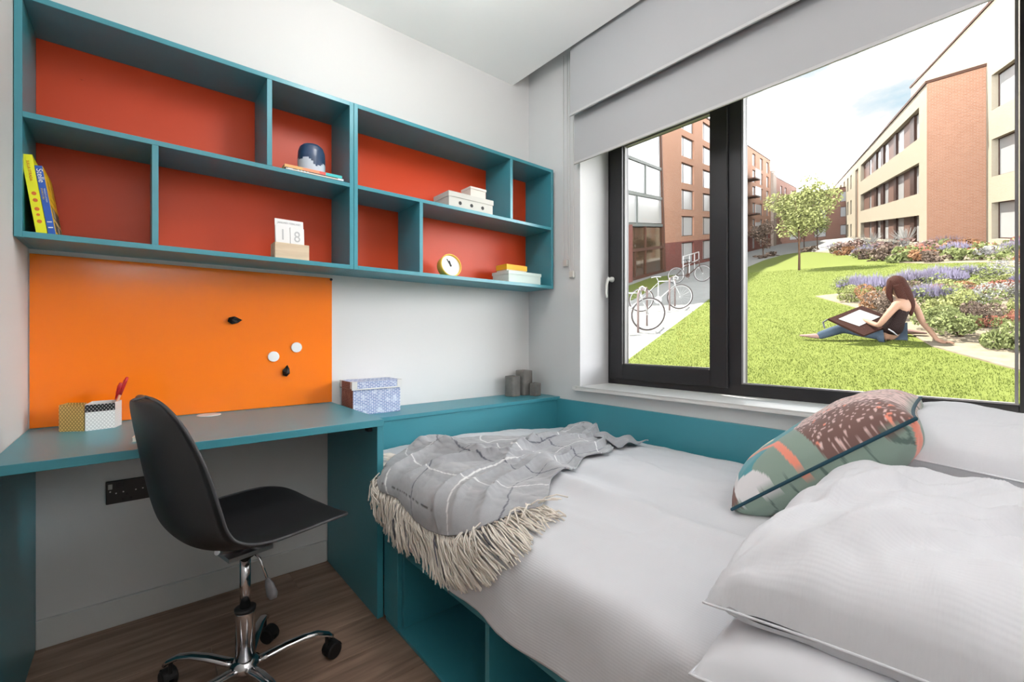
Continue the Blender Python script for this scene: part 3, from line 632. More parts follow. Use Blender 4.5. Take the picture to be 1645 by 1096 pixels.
def waffle(name, col, pitch):
    m = bpy.data.materials.new(name); m.use_nodes = True; t = m.node_tree; b = t.nodes['Principled BSDF']; b.inputs['Base Color'].default_value = col; b.inputs['Roughness'].default_value = .85; b.inputs['Sheen Weight'].default_value = .15
    c = N(t, 'ShaderNodeUVMap'); sp = N(t, 'ShaderNodeSeparateXYZ'); lk(t, c.outputs[0], sp.inputs[0]); o = []
    for ax, pt in ((0, pitch*1.6), (1, pitch)):
        q = N(t, 'ShaderNodeMath', operation='MULTIPLY'); q.inputs[1].default_value = 2*pi/pt; lk(t, sp.outputs[ax], q.inputs[0])
        s = N(t, 'ShaderNodeMath', operation='SINE'); lk(t, q.outputs[0], s.inputs[0]); o.append(s)
    a = N(t, 'ShaderNodeMath', operation='ADD'); lk(t, o[0].outputs[0], a.inputs[0]); lk(t, o[1].outputs[0], a.inputs[1])
    bp = N(t, 'ShaderNodeBump'); bp.inputs['Strength'].default_value = .14; bp.inputs['Distance'].default_value = .0005; lk(t, a.outputs[0], bp.inputs['Height']); lk(t, bp.outputs[0], b.inputs['Normal'])
    return m
M_waf = waffle('white_waffle_cotton', rgb(211, 212, 217), .0042)
mt = thing('mattress', 'white mattress under the duvet on the teal bed base', 'mattress', (1.6, -1.3, .3085))
bx('mattress_body', (1.01, RW-.025, -2.34, YB0-.02, .309, .495), M_linen, mt, bevel=.02)

# duvet: surface P(s, y); s<0 hangs over the front edge, s>0 lies on top
def sp_(t, d=.034): return d*log(1+exp(min(40, t/d)))
def P(s, y, n=0, y0=.64):
    topf = 1/(1+exp(-s/.03))
    z = .562-sp_(-s); x = .938+sp_(s)
    # gentle hump, dip towards both ends
    z += topf*(-.035*max(0, (x-1.75)/.45)**2 + .010*sin((x-.9)*3.1))
    z += topf*(.024*exp(-((x-1.36-.10*(y+1.2)-.02*sin(y*6))/.045)**2)*min(1, max(0, (-y-.75)/.3)) - .022*exp(-((x-1.50-.10*(y+1.2))/.06)**2)*min(1, max(0, (-y-.75)/.3)))
    z += topf*(.007*max(0, 1-abs(x-1.12+.35*(y+1.3)+.03*sin(y*11))/.03)*max(0, 1-abs(y+1.5)/.4)+.006*max(0, 1-abs(x-1.75-.5*(y+1.2))/.03)*max(0, 1-abs(y+1.25)/.4)+.006*max(0, 1-abs(y+1.62+.4*(x-1.4))/.025)*max(0, 1-abs(x-1.2)/.3))
    z += topf*(.016*fbm(x*2.4, y*2.1, 3.1)+.006*fbm(x*7, y*5, 8.))
    e = max(0, (y+.38)/.095); z -= topf*.022*min(1, e)**2
    hang = 1-topf
    x += hang*(-.006*sin(y*9+1)+.010*fbm(y*5, z*3, 1.7)+.006*sin(y*23+z*14))
    if y > -y0: x += max(0, 1.0-x)*min(1, (y+y0)/(y0-.585))
    if s < -.02: z += .008*sin(y*6.+.6)*min(1, -s/.2)
    if n:
        h = 1e-3; a = P(s+h, y)-P(s-h, y); b = P(s, y+h)-P(s, y-h); q = a.cross(b).normalized()
        if q.z < 0 and topf > .5 or (q.x > 0 and topf <= .5): q = -q
        return Vector((x, y, z))+q*n
    return Vector((x, y, z))
du = thing('duvet', 'white waffle weave duvet spread over the bed with side hanging down', 'duvet', (1.6, -1.3, .55))
n1, n2 = 120, 190; m = MB()
Sf = lambda i: -.208+(i**1.15)*(1.235+.208); Yf = lambda j: YB0-.006-j*2.05
m.grid(n1, n2, lambda i, j: P(Sf(i), Yf(j), 0, .80)); k2 = len(m.v)
def under(i, j):
    q = P(Sf(i), Yf(j), 0, .80); s = Sf(i); f_ = 1/(1+exp(-s/.03)); return q+Vector((.016*(1-f_), 0, -.03*f_))
m.grid(n1, n2, under, flip=True)
bd_ = [i for i in range(n1)]+[j*n1+n1-1 for j in range(1, n2)]+[(n2-1)*n1+i for i in range(n1-2, -1, -1)]+[j*n1 for j in range(n2-2, 0, -1)]
for a, b in zip(bd_, bd_[1:]+bd_[:1]): m.face((a, k2+a, k2+b, b))
uvg = [(Sf((k % n1)/(n1-1)), Yf((k % (n1*n2))//n1/(n2-1))) for k in range(2*n1*n2)]
m.uv = [tuple(uvg[q] for q in f_) for f_ in m.f]
m.build('duvet_cover', M_waf, du, smooth=True, world=True)

# throw: Coons patch in (s, y), folds as height over the duvet, fringe strands at its lower edge
def pl(pts, t):
    # open Catmull-Rom through pts by chord length
    if not hasattr(pl, 'c'): pl.c = {}
    k = id(pts)
    if k not in pl.c:
        L = [0]
        for a, b in zip(pts, pts[1:]): L.append(L[-1]+sqrt((a[0]-b[0])**2+(a[1]-b[1])**2))
        pl.c[k] = [l/L[-1] for l in L]
    L = pl.c[k]; t = max(0, min(.999999, t)); i = max(q for q in range(len(L)) if L[q] <= t); i = min(i, len(pts)-2); u = (t-L[i])/(L[i+1]-L[i])
    g = lambda q: Vector(pts[max(0, min(len(pts)-1, q))])
    p0, p1, p2, p3 = g(i-1), g(i), g(i+1), g(i+2)
    return .5*((2*p1)+(p2-p0)*u+(2*p0-5*p1+4*p2-p3)*u*u+(-p0+3*p1-3*p2+p3)*u**3)
cB = [(.0, -.615), (-.040, -.68), (-.050, -.79), (-.075, -.91), (-.085, -1.02), (-.062, -1.117), (-.01, -1.225), (.05, -1.262), (.11, -1.262), (.19, -1.285)]   # fringed edge
cT = [(1.09, -.585), (1.08, -.68), (1.02, -.83), (.89, -.99)]
cL = [(.0, -.615), (.06, -.575), (.18, -.49), (.34, -.42), (.47, -.50), (.70, -.60), (.90, -.635), (1.09, -.585)]
cR = [(.19, -1.285), (.25, -1.253), (.34, -1.175), (.43, -1.15), (.56, -1.075), (.66, -1.035), (.76, -1.05), (.89, -.99)]
def coons(u, v):
    B_, T_, L_, R_ = pl(cB, u), pl(cT, u), pl(cL, v), pl(cR, v)
    c00, c10, c01, c11 = Vector(cB[0]), Vector(cB[-1]), Vector(cT[0]), Vector(cT[-1])
    return B_*(1-v)+T_*v+L_*(1-u)+R_*u-(c00*(1-u)*(1-v)+c10*u*(1-v)+c01*(1-u)*v+c11*u*v)
def rdg(x, c, w): return exp(-((x-c)/w)**2)
def fold(u, v):
    w1 = u+.06*sin(v*5+1)+.05*fbm(u*2, v*2, 5)
    a = min(1, v/.10)
    h = .008+.006*a
    fl_ = lambda c, w, am: am*max(0, 1-abs((w1-c)/w))**1.6
    h += a*(fl_(.20+.16*v, .05, .022)+fl_(.43-.04*v, .045, .020)*min(1, max(0, v-.25)/.2)+fl_(.60+.08*v, .04, .014)+fl_(.84-.18*v, .05, .022)+fl_(.70-.05*v, .03, .010))
    # the long diagonal tuck behind the middle
    h += .042*max(0, 1-abs((v-.30*u-.26)/.07))**1.3*rdg(u, .30, .26)*a
    h += .034*max(0, 1-abs((v+.9*u-.95)/.06))**1.3*rdg(v, .62, .22)+.03*rdg(u, .02, .06)*rdg(v, .30, .10)+.026*max(0, 1-abs((v-1.3*u+.25)/.05))**1.4*rdg(v, .35, .2)
    h += .055*rdg(v, .985, .09)*rdg(u, .20, .26)+.022*rdg(v, .80, .08)*rdg(u, .55, .2)
    h += .010*a*fbm(u*2.5, v*3, 2)+.0025*fbm(u*10, v*10, 4)
    h += .006
    return max(.006, h)
M_thr = bpy.data.materials.new('grey_checked_wool'); M_thr.use_nodes = True
t_ = M_thr.node_tree; b_ = t_.nodes['Principled BSDF']; b_.inputs['Roughness'].default_value = .95; b_.inputs['Sheen Weight'].default_value = .4
at = N(t_, 'ShaderNodeVertexColor'); at.layer_name = 'Col'; nn_ = N(t_, 'ShaderNodeTexNoise'); nn_.inputs['Scale'].default_value = 500; tcx = N(t_, 'ShaderNodeTexCoord'); lk(t_, tcx.outputs['Object'], nn_.inputs['Vector'])
hh_ = N(t_, 'ShaderNodeHueSaturation'); mm_ = N(t_, 'ShaderNodeMapRange'); mm_.inputs[3].default_value = .86; mm_.inputs[4].default_value = 1.14; lk(t_, nn_.outputs[0], mm_.inputs[0]); lk(t_, mm_.outputs[0], hh_.inputs['Value']); lk(t_, at.outputs[0], hh_.inputs['Color']); lk(t_, hh_.outputs[0], b_.inputs['Base Color'])
th = thing('throw_blanket', 'grey checked wool throw with cream fringe draped over the bed foot', 'blanket', (1.3, -.85, .57))
n1, n2 = 260, 300; m = MB(); cols = []
G0, GW, GD = rgb(158, 159, 163), rgb(220, 220, 220), rgb(92, 94, 104)
def thr_col(u, v):
    uu = u*1.0; vv = v*1.0
    def near(x, lst, w): return any(abs(x-q) < w for q in lst)
    if near(uu+.02*sin(v*9), (.16, .62), .0036): return GW
    if near(vv+.02*sin(u*7), (.20, .52, .80), .0030): return GW
    if near(uu+.02*sin(v*9), (.38, .84), .0036): return GD
    if near(vv+.02*sin(u*7), (.36, .68), .0030): return GD
    return G0
def TP(u, v):
    q = coons(u, v); return P(q[0], q[1], fold(u, v))
m.grid(n1, n2, lambda i, j: TP(i, j)); k2 = len(m.v)
m.grid(n1, n2, lambda i, j: (lambda q: P(q[0], q[1], max(.003, fold(i, j)-.005)))(coons(i, j)), flip=True)
bd_ = [i for i in range(n1)]+[j*n1+n1-1 for j in range(1, n2)]+[(n2-1)*n1+i for i in range(n1-2, -1, -1)]+[j*n1 for j in range(n2-2, 0, -1)]
for a, b in zip(bd_, bd_[1:]+bd_[:1]): m.face((a, k2+a, k2+b, b))
to = m.build('woven_cloth', M_thr, th, smooth=True, world=True)
ca_l = to.data.color_attributes.new('Col', 'FLOAT_COLOR', 'POINT')
for k in range(len(m.v)):
    q = k % (n1*n2); ca_l.data[k].color = thr_col((q % n1)/(n1-1), (q//n1)/(n2-1))
# loose folded corner at the window end
m = MB(); m.grid(24, 16, lambda i, j: P(.96+.22*i-.05*j, -.80-.23*i*(.3)-.20*j*(1-.35*i), .012+.018*sin(i*5+j*3)**2+.02*(1-i)*(1-j)))
k_ = m.build('folded_corner', mat('grey_wool', rgb(158, 158, 164), .95, sheen=.4), th, smooth=True, world=True)
sm_ = k_.modifiers.new('thick', 'SOLIDIFY'); sm_.thickness = .004
# rolled hem ridge along the right side
cTip = [(-.10, -.62), (-.16, -.67), (-.200, -.77), (-.215, -.91), (-.212, -1.06), (-.185, -1.17), (-.125, -1.29), (-.05, -1.37), (.0, -1.42), (.10, -1.385), (.20, -1.37)]
fr = MB(); frd = MB()
NF = 285
for q in range(NF):
    u = (q+.5)/NF; uu = u+random.uniform(-.002, .002)
    a = pl(cB, uu); tl = pl(cTip, min(1, max(0, uu+random.uniform(-.02, .02)))); w_ = random.uniform(.86, 1.05)
    e_ = a+(tl-a)*w_; side = Vector((-(tl-a)[1], (tl-a)[0])).normalized()*random.uniform(-.014, .014)
    mid = a+(tl-a)*.5*w_+side; pts = []
    for t in (0, .15, .35, .55, .78, 1.0):
        p = a*(1-t)**2+mid*2*t*(1-t)+e_*t*t
        pts.append(P(p[0], p[1], .008+.010*random.random()*(t > 0)+.004*sin(t*6+q)))
    tgt = frd if (.505 < u < .512 or .77 < u < .776 or .215 < u < .220) else fr
    rr_ = random.uniform(.0019, .0026); tgt.tube(pts, [rr_*.8, rr_, rr_*.9, rr_, rr_*1.15, rr_*.7], 5)
# a few strands flopped sideways and up onto the throw
for q in range(26):
    u = random.choice([random.uniform(0, .06), random.uniform(.86, 1.0), random.uniform(.70, .8)]); a = pl(cB, u); an = random.uniform(-1.2, 1.2); d_ = (pl(cTip, u)-a).normalized(); d_ = Vector((d_[0]*cos(an)-d_[1]*sin(an), d_[0]*sin(an)+d_[1]*cos(an)))*random.uniform(.06, .10)
    fr.tube([P(a[0]+d_[0]*t, a[1]+d_[1]*t+.02*sin(t*3)*(.5-random.random()), .024+.012*sin(t*3)) for t in (0, .3, .6, 1)], .0022, 5)
for i in range(26):                     # left side edge strands beside the desk
    v = i/26*.14; a = pl(cL, v); fr.tube([P(a[0]-.02*t, a[1]+.05*t, .014+.01*sin(t*3)) for t in (0, .4, .8, 1)] if False else [P(a[0]-.075*t*(1-v*2), a[1]+.035*t, .012+.012*sin(t*3)) for t in (0, .4, .8, 1)], .0022, 5)
M_fr = mat('cream_fringe', rgb(228, 220, 210), .95, isl=.12)
f_ = fr.build('fringe', M_fr, th, smooth=True, world=True); f_['kind'] = 'stuff'
f_ = frd.build('dark_fringe', mat('charcoal_fringe', rgb(96, 98, 106), .95), th, smooth=True, world=True, label='charcoal stripe tassels'); f_['kind'] = 'stuff'

# ------------------------------------------------------------------ pillows
def pillow(name, label, cat, T, w_, l_, th_, seed, m_, wr=.012, seam=None, group=None, n=60, droop=0):
    """T: matrix, local x,y in the plane of the pillow, z its thickness"""
    t = thing(name, label, cat, T.translation, group=group); Rm = T.to_3x3()
    def edge(a, b):
        # outline pulled in between the corners
        x = a*(1-.055*(1-b*b)**1.0*abs(a)**3); y = b*(1-.055*(1-a*a)*abs(b)**3)
        return x*w_/2, y*l_/2
    def pt(i, j, sg):
        a, b = i*2-1, j*2-1; x, y = edge(a, b)
        f = max(0, (1-abs(a)**3.6))**.45*max(0, (1-abs(b)**3.6))**.45
        z = sg*th_/2*f
        d = (1-max(abs(a), abs(b))**6)
        z -= droop*(1-f)*(.5-.5*a if a < 0 else .5)*1.0+droop*.5*(1-f)*(b > 0)*b
        if sg > 0 and wr > .015:
            for (c0, cx_, cy_, am, wd_) in ((.05, .8, 1.1, .020, .035), (-.09, .55, 1.0, .012, .025), (.17, .9, .8, .014, .03), (.0, 1.0, .35, .010, .03)):
                q_ = x*cx_+y*cy_+c0-.03*sin(x*9+seed+c0*30); z += d*am*(max(0, 1-abs(q_)/wd_)**1.3-.6*exp(-((q_+wd_*1.6)/(wd_*1.4))**2))
        z += d*wr*(fbm(x*5+seed, y*5, sg*3+seed)+.6*max(0, sin(x*14+y*19+seed+2.5*fbm(x*3, y*3, seed)))**3-.2)
        # creases running in from the corners
        for (ca__, cb__) in ((1, 1), (-1, 1), (1, -1), (-1, -1)):
            dx_, dy_ = (a-ca__*.95), (b-cb__*.95); rr = sqrt(dx_*dx_+dy_*dy_); an = math.atan2(dy_, dx_)
            z += sg*wr*.5*exp(-rr*3.2)*sin(an*9+seed)*min(1, rr*6)
        return Rm @ Vector((x, y, z))
    m = MB(); m.grid(n, n, lambda i, j: pt(i, j, 1)); k2 = len(m.v); m.grid(n, n, lambda i, j: pt(i, j, -1), flip=True)
    uvg = [((k % n)/(n-1)*w_, (k % (n*n))//n/(n-1)*l_) for k in range(2*n*n)]
    m.uv = [tuple(uvg[q] for q in f_) for f_ in m.f]
    o = m.build('pillowcase', m_, t, smooth=True, merge=True)
    bd_ = [i for i in range(n)]+[j*n+n-1 for j in range(1, n)]+[(n-1)*n+i for i in range(n-2, -1, -1)]+[j*n for j in range(n-2, 0, -1)]
    pts = [(pt((k % n)/(n-1), (k//n)/(n-1), 1)+pt((k % n)/(n-1), (k//n)/(n-1), -1))*.5 for k in bd_]
    MB().tube(pts, .0022 if seam is None else .0042, 8, closed=True).build('seam' if seam is None else 'piping', seam or M_linen, t, smooth=True)
    return t, o
def place(cx, cy, cz, rz, tx=0, ty=0):
    return Matrix.Translation((cx, cy, cz)) @ Matrix.Rotation(R(rz), 4, 'Z') @ Matrix.Rotation(R(ty), 4, 'Y') @ Matrix.Rotation(R(tx), 4, 'X')
pillow('pillow', 'white pillow at the bottom of the near stack, its corner sticking out', 'pillow', place(1.262, -2.07, .597, 3, 0, 0), .70, .50, .095, 1.3, M_linen, droop=.032, wr=.008)
pillow('pillow', 'large white waffle pillow on top of the near stack beside the viewer', 'pillow', place(1.305, -2.085, .692, 1, 2, 0), .70, .51, .180, 4.2, M_waf, wr=.026, n=110, droop=.045)
pillow('pillow', 'white pillow at the bottom of the window side stack', 'pillow', place(1.92, -2.09, .630, 0), .58, .48, .14, 7.7, M_linen)
pillow('pillow', 'white pillow on top of the window side stack behind the patterned cushion', 'pillow', place(1.92, -2.09, .760, -2, 4, 0), .60, .50, .18, 9.1, M_waf)

# patterned cushion leaning on the stacks
cA, cC = Vector((1.456, -1.640, .585)), Vector((1.600, -1.985, .868))
ex = Vector((.99, .12, .0)).normalized(); ey = (cC-cA).normalized(); ez = ex.cross(ey).normalized(); ey = ez.cross(ex).normalized()
Lc = (cC-cA).length; Wc = .47
cen = (cA+cC)/2+ex*Wc/2
Tc_ = basis(ex, ey, ez, cen)
M_cu = bpy.data.materials.new('cushion_print'); M_cu.use_nodes = True
t_ = M_cu.node_tree; b_ = t_.nodes['Principled BSDF']; b_.inputs['Roughness'].default_value = .85; b_.inputs['Sheen Weight'].default_value = .2
at = N(t_, 'ShaderNodeVertexColor'); at.layer_name = 'Col'; lk(t_, at.outputs[0], b_.inputs['Base Color'])
M_pipe = mat('dark_teal_piping', rgb(18, 66, 82), .7)
cu, co = pillow('cushion', 'patterned teal, sage and brown cushion with dark piping leaning on the pillows', 'cushion', Tc_, Wc, Lc, .20, 3.3, M_cu, wr=.006, seam=M_pipe, n=150)
TEAL, SAGE, BRN, COR, WHT, PNK, CRM, LIN = rgb(86, 156, 166), rgb(140, 160, 148), rgb(122, 92, 86), rgb(240, 150, 128), rgb(226, 224, 226), rgb(226, 196, 192), rgb(216, 200, 160), rgb(96, 116, 108)
def cushion_col(x, y, front):
    x, y = x/Wc+.5, y/Lc+.5     # x: 0 near side .. 1 window side, y: 0 bottom .. 1 top
    if not front:
        if abs((x-.10)-(.93-y)*1.35) < .045 and y > .66: return COR
        c_ = noise.cell_vector(Vector((x*6, y*6, 0))); vd = noise.voronoi(Vector((x*7, y*7, 0)))[0]
        return LIN if abs(vd[1]-vd[0]) < .05 else SAGE
    # front
    x *= 1.45
    v = noise.voronoi(Vector((x*13, y*16, 2.)))[0][0]; sk_ = noise.noise(Vector((x*60, y*60, 0)))
    if y < .06+.04*x: return BRN
    if y > .59-.30*x and y > .495:
        if v < .17: return COR
        return PNK if sk_ > (.30 if x < .30 else -.15) else BRN
    # coral line
    def ln(x0, y0, x1, y1, w_=.022):
        dx_, dy_ = x1-x0, y1-y0; t = max(0, min(1, ((x-x0)*dx_+(y-y0)*dy_)/(dx_*dx_+dy_*dy_))); return sqrt((x-x0-t*dx_)**2+(y-y0-t*dy_)**2) < w_
    if ln(0, .454, .23, .382) or ln(.23, .382, .36, .167) or ln(.36, .167, .40, .05): return COR
    if x < .10 and y < .33-1.2*x: return WHT
    g_ = 0 if y < .15 else (.13*(y-.15)/.074 if y < .224 else (.13+.14*(y-.224)/.156 if y < .38 else .27+.05*(y-.38)/.115))
    if x < g_: return SAGE
    if x > .36 and y < .35: return CRM if x < .42 else (WHT if x < .56 else CRM)
    if y < .10: return WHT
    return TEAL
cl_ = co.data.color_attributes.new('Col', 'FLOAT_COLOR', 'POINT'); inv = Tc_.to_3x3().inverted()
for k, v in enumerate(co.data.vertices):
    q = inv @ v.co; cl_.data[k].color = cushion_col(q.x, q.y, q.z < 0)

# ------------------------------------------------------------------ roller blinds
def blind(name, lab, x, ya, yb, zb, zt):
    t = thing(name, lab, 'blind', (x, (ya+yb)/2, zt))
    m = MB(); n = 8
    m.grid(2, 24, lambda i, j: (x+.002*sin(j*2.2), ya+(yb-ya)*i, zb+(zt-zb)*j)); o = m.build('fabric', M_blind, t, world=True)
    s_ = o.modifiers.new('t', 'SOLIDIFY'); s_.thickness = .0012
    MB().box(x-.0055, x+.0055, yb, ya, zb-.011, zb+.003).build('bottom_bar', mat('bar_grey', rgb(186, 186, 186), .6), t, world=True, bevel=.002, bseg=2)
    MB().tube([(x+.022, ya+.005, zt+.022), (x+.022, yb-.005, zt+.022)], .022, 20).build('roller_tube', M_blind, t, world=True, smooth=False)
    for yy in (ya+.007, yb-.007): MB().box(x-.006, x+.05, yy-.003, yy+.003, zt-.01, zt+.06).build('end_bracket', M_plast, t, world=True)
blind('roller_blind', 'nearer upper grey roller blind, the one ending higher over the window', 2.135, -.460, -2.40, 2.290, 2.70)
blind('roller_blind', 'lower grey roller blind hanging further down, right against the window opening', 2.19, -.440, -2.40, 2.040, 2.70)
def chain(name, lab, ya, yb, z0, z1, x):
    t = thing(name, lab, 'chain', (x, (ya+yb)/2, z1)); m = MB()
    m.tube([(x, ya, z1), (x, ya, z0+.02), (x, ya*.75+yb*.25, z0+.004), (x, (ya+yb)/2, z0), (x, ya*.25+yb*.75, z0+.004), (x, yb, z0+.02), (x, yb, z1)], .0014, 6)
    m.build('bead_chain', M_plast, t, world=True, smooth=True)
    MB().box(x-.005, RW-.0005, (ya+yb)/2-.018, (ya+yb)/2+.018, z0-.035, z0+.005).build('chain_tensioner', mat('clear_plastic', rgb(200, 198, 192), .3), t, world=True, bevel=.004)
chain('blind_chain', 'thin bead chain loop of the upper blind, the left of two by window', -.322, -.352, 1.50, 2.72, 2.226)
chain('blind_chain', 'thin bead chain loop of the lower blind, nearer the window opening', -.372, -.402, 1.43, 2.72, 2.226)

INDOOR = {m.name for m in bpy.data.materials}
# ================================================================== outdoors: a street and lawn climbing a hill
def rgb(r, g, b): return (.205*s2l(r), .205*s2l(g), .205*s2l(b), 1)      # daylight reflectances outdoors
EA = R(17.2); EV = Vector((cos(EA), sin(EA))); SL = .2; GH = -.5559     # uphill direction, gradient, height at the camera's plan position
def gz(x, y): return GH+SL*(EV.x*(x-.2749)+EV.y*(y+2.179))
def onG(x, y, h=0): return Vector((x, y, gz(x, y)+h))
def gmat(name, c1, c2, sc, rough=.95, bump=.4, c3=None):
    m = bpy.data.materials.new(name); m.use_nodes = True; t = m.node_tree; b = t.nodes['Principled BSDF']; b.inputs['Roughness'].default_value = rough
    c = N(t, 'ShaderNodeTexCoord'); n = N(t, 'ShaderNodeTexNoise'); n.inputs['Scale'].default_value = sc; n.inputs['Detail'].default_value = 6; n.inputs['Roughness'].default_value = .65
    r_ = N(t, 'ShaderNodeValToRGB'); r_.color_ramp.elements[0].position = .35; r_.color_ramp.elements[1].position = .65; r_.color_ramp.elements[0].color = c1; r_.color_ramp.elements[1].color = c2
    lk(t, c.outputs['Object'], n.inputs['Vector']); lk(t, n.outputs[0], r_.inputs[0]); lk(t, r_.outputs[0], b.inputs['Base Color'])
    bp = N(t, 'ShaderNodeBump'); bp.inputs['Strength'].default_value = bump; bp.inputs['Distance'].default_value = .02; lk(t, n.outputs[0], bp.inputs['Height']); lk(t, bp.outputs[0], b.inputs['Normal'])
    return m
M_pave = gmat('pale_paving', rgb(232, 230, 224), rgb(244, 242, 236), 3, bump=.1)
M_lawn = gmat('lawn_green', rgb(156, 170, 80), rgb(172, 186, 94), 5)
M_soil = gmat('bark_mulch', rgb(204, 184, 156), rgb(228, 212, 188), 9)
def slab(name, pts, h, m, kind=True, sub=0):
    mb = MB(); k = mb.add([onG(x, y, h) for x, y in pts]); mb.face([k+i for i in range(len(pts))])
    k2 = mb.add([onG(x, y, h-.12) for x, y in pts]); n = len(pts); mb.face([k2+i for i in reversed(range(n))])
    for i in range(n): mb.face((k+i, k2+i, k2+(i+1) % n, k+(i+1) % n))
    o = mb.build(name, m)
    if kind: o['kind'] = 'structure'
    return o
XG = RW+REV+.085
slab('ground', [(XG, -40), (160, -40), (160, 110), (XG, 110)], 0, M_pave)
LB = [(XG, .75), (5.53, 1.66), (12.43, 3.81), (23.4, 7.6), (30.5, 9.3), (36.0, 10.1), (38.6, 9.6)]
slab('lawn', LB+[(33.5, 6.6), (29.05, 4.6), (27, -8), (27, -20), (XG, -20)], .02, M_lawn)
slab('lawn_strip', [(9.5, 5.5), (12.4, 6.3), (22, 10.3), (21, 11.2), (10.5, 7.4), (8.6, 6.2)], .015, M_lawn)
slab('flower_bed', [(36.5, 8.3), (29.4, 4.4), (25.2, 2.6), (22.0, 1.45), (20.9, .55), (20.5, -.35), (20.1, -1.0), (17.86, -1.75), (15.6, -4), (15, -9), (28, -9), (31, -.2), (34, 2.4), (44, 6)], .035, M_soil)
slab('flower_bed', [(12.5, 1.35), (10.35, -.10), (8.9, -.75), (7.69, -1.26), (6.91, -1.90), (5.9, -2.9), (6.5, -6), (16, -6), (16, -2.4), (15.2, -1.1), (14.1, .05), (13.3, .75)], .035, M_soil)
# blades of grass close to the window
rg = random.Random(3); mb = MB()
def in_poly(x, y, P_):
    r_ = False
    for i in range(len(P_)):
        (x1, y1), (x2, y2) = P_[i], P_[i-1]
        if (y1 > y) != (y2 > y) and x < (x2-x1)*(y-y1)/(y2-y1)+x1: r_ = not r_
    return r_
NB = [(12.6, 1.5), (10.35, -.02), (8.9, -.70), (7.69, -1.2), (6.91, -1.84), (5.9, -2.9), (6.5, -6), (16, -6), (16, -2.4), (14, .1)]
n_ = 0
while n_ < 130000:
    d = 3.0+19*rg.random()**1.5; a = R(rg.uniform(-2, 40)); x, y = .27+d*cos(a), -2.18+d*sin(a)
    if y > .75+(x-XG)*.316-.04 or in_poly(x, y, NB) or x < XG+.03: continue
    h = rg.uniform(.012, .030); w_ = .0020+.00034*d; r_ = rg.uniform(0, 6.28); l = rg.uniform(0, .02); th_ = rg.uniform(0, 6.28)
    b0 = onG(x, y, .015); k = mb.add([b0+Vector((cos(r_)*w_, sin(r_)*w_, 0)), b0-Vector((cos(r_)*w_, sin(r_)*w_, 0)), b0+Vector((l*cos(th_), l*sin(th_), h))]); mb.face((k, k+1, k+2)); n_ += 1
g_ = mb.build('grass', mat('grass_blade', rgb(146, 162, 70), .8, isl=.14)); tag(g_, 'short sunlit green grass of the lawn outside the window', 'grass', kind='stuff')

# --- buildings. frame: L along the facade, D into the building, h above the sloping ground
def brick_mat(name, c1, c2, cm_, sc=1.0):
    m = bpy.data.materials.new(name); m.use_nodes = True; t = m.node_tree; b = t.nodes['Principled BSDF']; b.inputs['Roughness'].default_value = .9
    u = N(t, 'ShaderNodeUVMap'); bk = N(t, 'ShaderNodeTexBrick'); bk.inputs['Scale'].default_value = 1; bk.inputs['Brick Width'].default_value = .225*sc; bk.inputs['Row Height'].default_value = .075*sc; bk.inputs['Mortar Size'].default_value = .010*sc
    bk.inputs['Color1'].default_value = c1; bk.inputs['Color2'].default_value = c2; bk.inputs['Mortar'].default_value = cm_
    lk(t, u.outputs[0], bk.inputs['Vector']); lk(t, bk.outputs[0], b.inputs['Base Color'])
    bp = N(t, 'ShaderNodeBump'); bp.inputs['Strength'].default_value = .4; bp.inputs['Distance'].default_value = .01; bp.invert = True; lk(t, bk.outputs['Fac'], bp.inputs['Height']); lk(t, bp.outputs[0], b.inputs['Normal'])
    return m
M_bsal = brick_mat('salmon_brick', rgb(246, 182, 148), rgb(232, 166, 132), rgb(248, 212, 188))
M_bred = brick_mat('red_brick', rgb(180, 116, 104), rgb(160, 96, 88), rgb(184, 132, 120))
M_bcrm = brick_mat('cream_brick', rgb(255, 240, 212), rgb(250, 232, 202), rgb(255, 246, 226))
M_bterr = brick_mat('terracotta_brick', rgb(216, 164, 146), rgb(202, 146, 128), rgb(218, 182, 166))
M_pane = mat('pale_curtained_pane', rgb(250, 251, 251), .25, spec=.6)
M_dkp = mat('dark_brown_panel', rgb(104, 76, 66), .5); M_coping = mat('brown_coping', rgb(128, 92, 76), .6)
M_wfr = mat('brown_window_frame', rgb(116, 84, 72), .5)
class FR:
    def __init__(s, ox, oy, ang, side):
        s.o = Vector((ox, oy)); s.d = Vector((cos(R(ang)), sin(R(ang)))); s.n = Vector((-s.d.y, s.d.x))*side
    def __call__(s, L, D, h): p = s.o+s.d*L+s.n*D; return onG(p.x, p.y, h)
